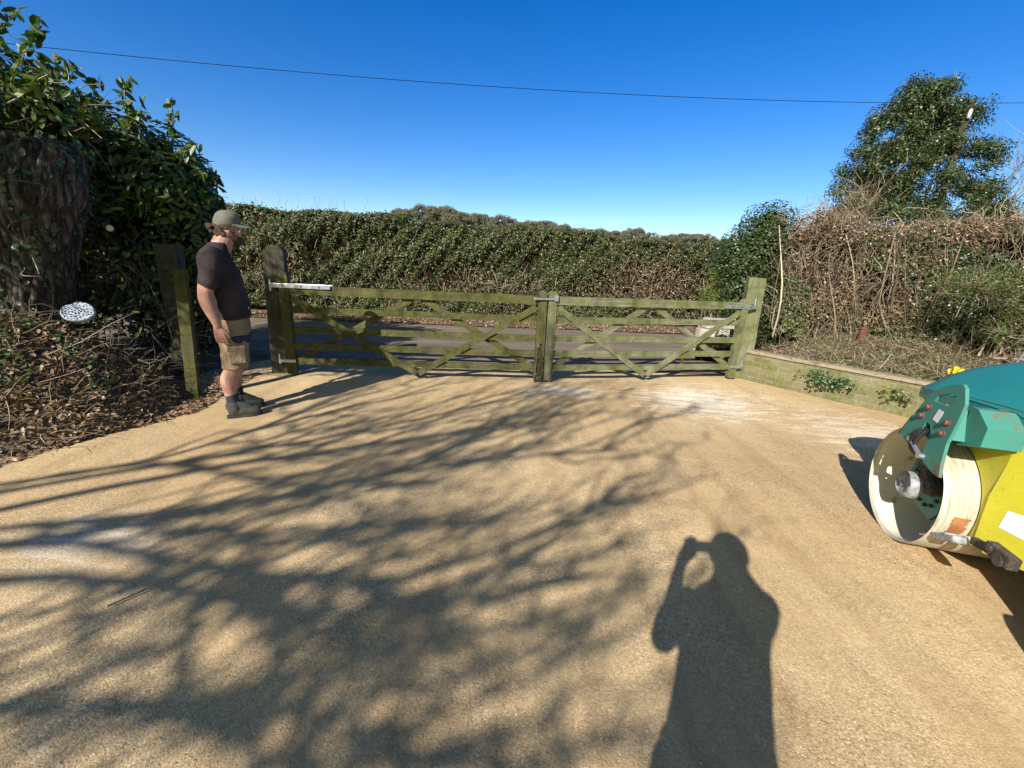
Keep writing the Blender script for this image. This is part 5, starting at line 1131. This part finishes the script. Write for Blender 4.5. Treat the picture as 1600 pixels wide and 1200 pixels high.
        bmobj('laces', bm, MAT['rubber'], bt)
    # hair, beard, cap
    bm = bmesh.new(); r3 = np.random.default_rng(5)
    for k in range(40):
        a = r3.uniform(math.pi*.5, math.pi*1.5); z = hz-.055+r3.uniform(0, .085); ellipsoid(bm, (hx-.015+.088*math.cos(a), .073*math.sin(a), z), (.020, .017, .018), sub=2)
    for k in range(14): ellipsoid(bm, (hx-.112-r3.uniform(0, .040), r3.uniform(-.025, .025), hz+.005+r3.uniform(-.03, .022)), (.018, .016, .016), sub=2)
    for sd in (-1, 1):
        for k in range(5): ellipsoid(bm, (hx+.0+.006*k, sd*.076, hz+.03-.012*k), (.012, .006, .012), sub=2)
    fuse('hair', bm, MAT['hair'], root, .005, 1, lambda c: .003*snoise(c*60, 2))
    bm = bmesh.new()
    ellipsoid(bm, (hx+.056, 0, hz-.088), (.050, .052, .044)); ellipsoid(bm, (hx+.030, 0, hz-.070), (.056, .066, .044)); ellipsoid(bm, (hx+.094, 0, hz-.043), (.014, .034, .009))
    for sd in (-1, 1): limb(bm, [(hx+.000, sd*.070, hz+.010, .013), (hx+.010, sd*.066, hz-.045, .022), (hx+.045, sd*.052, hz-.075, .024)], 10, 3)
    fuse('beard', bm, MAT['hair'], root, .0045, 1, lambda c: .0025*snoise(c*70, 3))
    bm = bmesh.new()
    for sd in (-1, 1):
        bm = bmesh.new(); ellipsoid(bm, (hx+.083, sd*.030, hz+.004), (.010, .012, .008), sub=2); ey = bmobj('eye', bm, MAT['label'], root, True)
        bm = bmesh.new(); ellipsoid(bm, (hx+.0915, sd*.030, hz+.004), (.0035, .005, .005), sub=2); bmobj('pupil', bm, MAT['rubber'], ey, True)
    bm = bmesh.new(); R_ = []
    for k, (z, s) in enumerate(((.030, 1.0), (.042, 1.04), (.07, 1.05), (.105, 1.0), (.135, .87), (.156, .62), (.166, .32), (.168, .05))): R_.append((hx-.012+.008*(k > 2), 0, hz+z*.92, .096*s, .080*s, .10*(1-k/8)))
    ring_loft(bm, R_, 32); cap = fuse('cap', bm, MAT['cap'], root, .005, 3, lambda c: .0015*snoise(c*30, 3))
    bm = bmesh.new(); top = []; bot = []
    for k in range(17):
        a = rad(-72+9*k); top.append((a, 1))
    rows = []
    for i in range(6):
        t = i/5; row = []
        for a, _ in top:
            x = hx-.012+.100*math.cos(a)*(1+t*.0)+t*.100*math.cos(a)**.5 if math.cos(a) > 0 else hx; y = .085*math.sin(a)*(1-.10*t); z = hz+.052-t*.026-.10*y*y/.0072*.14-.002
            row.append((x, y, z))
        rows.append(row)
    tv = [[bm.verts.new(p) for p in r_] for r_ in rows]; bv = [[bm.verts.new((p[0], p[1], p[2]-.004)) for p in r_] for r_ in rows]
    for i in range(5):
        for j in range(16): bm.faces.new((tv[i][j], tv[i+1][j], tv[i+1][j+1], tv[i][j+1])); bm.faces.new((bv[i][j], bv[i][j+1], bv[i+1][j+1], bv[i+1][j]))
    for j in range(16): bm.faces.new((tv[5][j], bv[5][j], bv[5][j+1], tv[5][j+1])); bm.faces.new((tv[0][j], tv[0][j+1], bv[0][j+1], bv[0][j]))
    for i in range(5): bm.faces.new((tv[i][0], bv[i][0], bv[i+1][0], tv[i+1][0])); bm.faces.new((tv[i][16], tv[i+1][16], bv[i+1][16], bv[i][16]))
    bmobj('peak', bm, MAT['cap'], cap, True)
worker()
def photographer():
    """stands just behind the camera; his shadow falls on the drive"""
    root = empty('person', (.02, -.27, 0), rad(90), 'person holding up a phone behind the viewpoint, seen as the shadow on the gravel', 'person')
    bm = bmesh.new(); head(bm, .0, 0.0, 1.655, 1.04); limb(bm, [(-.07, 0, 1.40, .085), (-.05, 0, 1.50, .075), (-.02, 0, 1.60, .066)])
    ring_loft(bm, [(-.06, 0, .88, .12, .17), (-.06, 0, 1.0, .12, .165), (-.06, 0, 1.2, .12, .17), (-.06, 0, 1.38, .12, .19), (-.07, 0, 1.46, .08, .12)])
    for sd in (-1, 1): limb(bm, [(-.06, sd*.10, .92, .10), (-.04, sd*.12, .5, .065), (-.06, sd*.13, .32, .06), (-.06, sd*.14, .1, .045)]); limb(bm, [(-.06, sd*.14, .05, .04), (.12, sd*.16, .035, .035)])
    # left arm (+y) up to the phone, right arm too; fingers hold its ends
    limb(bm, [(-.06, .185, 1.42, .060), (.04, .19, 1.27, .048), (.13, .165, 1.14, .040), (.19, .135, 1.28, .032), (.225, .115, 1.42, .028)])
    limb(bm, [(-.06, -.185, 1.42, .060), (.03, -.20, 1.29, .048), (.10, -.19, 1.17, .042), (.17, -.15, 1.30, .034), (.215, -.11, 1.42, .028)])
    hand(bm, (.222, .112, 1.425), None, (.05, -.25, 1), (-1, 0, .1), (0, -1, 0), .5, .95); hand(bm, (.212, -.106, 1.42), None, (.05, .25, 1), (-1, 0, .1), (0, 1, 0), .5, .95)
    fuse('body', bm, MAT['skin'], root, .007, 3)
    bm = bmesh.new()
    ring_loft(bm, [(-.06, 0, .80, .14, .185), (-.06, 0, .95, .14, .178), (-.06, 0, 1.1, .14, .172), (-.06, 0, 1.25, .138, .180), (-.062, 0, 1.38, .13, .205), (-.066, -.012, 1.45, .115, .18), (-.06, -.035, 1.50, .09, .135), (-.05, -.035, 1.55, .085, .095), (-.04, -.02, 1.60, .08, .08)], 32)
    limb(bm, [(-.06, .19, 1.42, .072), (.04, .190, 1.27, .062), (.125, .165, 1.15, .054), (.16, .150, 1.22, .044)]); limb(bm, [(-.06, -.17, 1.42, .072), (.02, -.20, 1.30, .066), (.095, -.19, 1.18, .056), (.13, -.17, 1.24, .046)])
    fuse('jacket', bm, MAT['navy'], root, .010, 3, lambda c: .004*snoise(c*8, 3))
    bm = bmesh.new(); ring_loft(bm, [(-.06, 0, .78, .14, .19), (-.06, 0, .98, .135, .185)], 28)
    for sd in (-1, 1): ring_loft(bm, [(-.06, sd*.14, .05, .085, .08), (-.05, sd*.125, .5, .09, .088), (-.06, sd*.10, .86, .12, .10)], 24)
    fuse('trousers', bm, MAT['rubber'], root, .010, 3, lambda c: .004*snoise(c*8, 5))
    bm = bmesh.new(); ellipsoid(bm, (-.03, 0, 1.69), (.118, .098, .105)); ellipsoid(bm, (-.07, 0, 1.60), (.075, .088, .10)); fuse('hair', bm, MAT['hair'], root, .008, 2, lambda c: .004*snoise(c*40, 3))
    ph = empty('phone', (.02, -.0105, 1.500), 0, 'dark mobile phone held level in both hands behind the viewpoint', 'phone')
    bm = bmesh.new(); box(bm, (.045, 0, .0), (.150, .008, .074)); bmobj('case', bm, MAT['phone'], ph, bevel=.003)
photographer()

# ------------------------------------------------------------------ the bare tree behind the camera whose shadow covers the drive
def shadow_tree():
    base = np.array([-8.6, -4.4, 0.]); root = empty('leafless_tree', tuple(base), 0, 'large leafless tree behind the viewpoint casting branch shadows over the drive', 'tree')
    r = np.random.default_rng(11); KX, KY = .7375, 1.3626
    fork = base+[1.3, 1.0, 2.2]; tr = tubes(spl([base+[0, 0, -.1], base+[.3, .2, .8], base+[.8, .6, 1.6], fork])[None], np.linspace(.36, .25, 24)[None], 14)
    npmesh('trunk', *tr[:2], MAT['branch'], root, smooth=True)
    # (shadow x, y, height above ground, radius)
    tg = [(.95, 3.3, 6.6, .055), (.75, 4.2, 7.4, .06), (.1, 4.75, 7.0, .05), (.8, 2.5, 6.2, .055), (.45, 1.75, 5.4, .055), (0, .9, 5.6, .05), (-.9, 4.8, 7.0, .04), (-.1, 3.7, 6.4, .035), (-.9, .7, 4.8, .04), (-.3, 2.2, 6.0, .035)]
    L1_, L2_, L3_ = [], [], []; K = 14; mains = []
    tg = [(a_, b_, h_*.69, r_*.8) for a_, b_, h_, r_ in tg]
    for (sx, sy, h, ra) in tg:
        e = np.array([sx-KX*h, sy-KY*h, h]); d = e-fork; nrm = r.normal(0, .05, (4, 3))*np.linalg.norm(d)*.8
        p = spl([fork, fork+d*.22+nrm[0]*.5+[0, 0, .5], fork+d*.45+nrm[1]+[0, 0, .55], fork+d*.72+nrm[2]+[0, 0, .3], e], K); mains.append(p); L1_.append((p, np.linspace(ra, .016, K)))
    # other side of the crown, away from the drive
    for k in range(7):
        a = r.uniform(1.9, 5.2); e = fork+[math.cos(a)*3.5, math.sin(a)*3.5, r.uniform(2, 5)]; d = e-fork; p = spl([fork, fork+d*.3+[0, 0, .5], fork+d*.7+[0, 0, .4], e], K); mains.append(p); L1_.append((p, np.linspace(.08, .012, K)))
    def subs(src, per, lmin, lmax, r0, r1, K2, ang, t0=.38):
        out = []
        for p in src:
            L = np.linalg.norm(np.diff(p, axis=0), axis=1).sum()
            for j in range(int(per*L)):
                t = r.uniform(t0, 1); i = min(int(t*(len(p)-1)), len(p)-2); s = p[i]+(p[i+1]-p[i])*(t*(len(p)-1)-i); T = p[i+1]-p[i]; T = T/np.linalg.norm(T)
                q = r.normal(size=3); q = q-T*(q@T); q /= np.linalg.norm(q); d = T+q*r.uniform(*ang); d[2] += .15; d /= np.linalg.norm(d); l = r.uniform(lmin, lmax)*(1.25-t*.6)
                b1, b2 = r.normal(0, .08, 3)*l, r.normal(0, .10, 3)*l; pp = spl([s, s+d*l*.35+b1, s+d*l*.7+b2, s+d*l+b2*.5+[0, 0, .06*l]], K2); out.append(pp)
        return out
    s2 = subs(mains, 2.3, .8, 1.8, .03, .01, 8, (.25, .6), .50); s3 = subs(s2, 4.4, .3, .85, .012, .004, 6, (.3, .8), .2); s4 = subs(s3, 5.0, .12, .36, .005, .002, 4, (.4, 1.0), .1)
    parts = [tubes(p[None], q[None], 9) for p, q in L1_]; V, Fc, R = merge(parts); npmesh('limbs', V, Fc, MAT['branch'], root, R, True)
    P = np.array(s2); a = tubes(P, np.linspace(.019, .008, 8)[None].repeat(len(P), 0), 6); P = np.array(s3); b = tubes(P, np.linspace(.010, .0045, 6)[None].repeat(len(P), 0), 4); P = np.array(s4); c = tubes(P, np.linspace(.0062, .0038, 4)[None].repeat(len(P), 0), 3)
    V, Fc, R = merge([a, b, c]); npmesh('branches', V, Fc, MAT['branch'], root, R)
    C = P[:, -1]; C = C[r.random(len(C)) < .6]; C = np.repeat(C, 2, 0)+r.normal(0, .03, (len(C)*2, 3)); V, Fc, R = leaves(C, r.normal(size=(len(C), 3)), .045, .03, folded=False); npmesh('buds', V, Fc, MAT['bud'], root, R)
    print('SHADOW TREE', len(s2), len(s3), len(s4))
shadow_tree()
def overhang():
    root = empty('bare_sapling', (-8.2, 6.3, 0), 0, 'leafless tree whose twigs reach into the top left corner of the sky', 'tree'); b = np.array([-8.2, 6.3, 0.]); K = 9
    npmesh('trunk', *tubes(spl([b, b+[.1, 0, 2], b+[.3, 0, 4], b+[.6, 0, 5.4]], K)[None], np.linspace(.09, .03, K)[None], 8)[:2], MAT['branch'], root, smooth=True)
    n = 12; s = np.array([b+[.2+.02*k, 0, 2.8+.2*k] for k in range(n)]); d = np.c_[rng.uniform(.1, .9, n), rng.uniform(-.8, .3, n), rng.uniform(.2, .7, n)]; P = wander(n, K, s, d, rng.uniform(.8, 1.7, n), .08); a = tubes(P, np.linspace(.02, .005, K)[None].repeat(n, 0), 4)
    m = 110; pi = rng.integers(0, n, m); ki = rng.integers(3, K, m); Q = wander(m, 6, P[pi, ki], d[pi]+rng.normal(0, .6, (m, 3)), rng.uniform(.2, .6, m), .12); c = tubes(Q, np.linspace(.005, .002, 6)[None].repeat(m, 0), 3)
    V, Fc, R = merge([a, c]); npmesh('branches', V, Fc, MAT['twig'], root, R)
overhang()
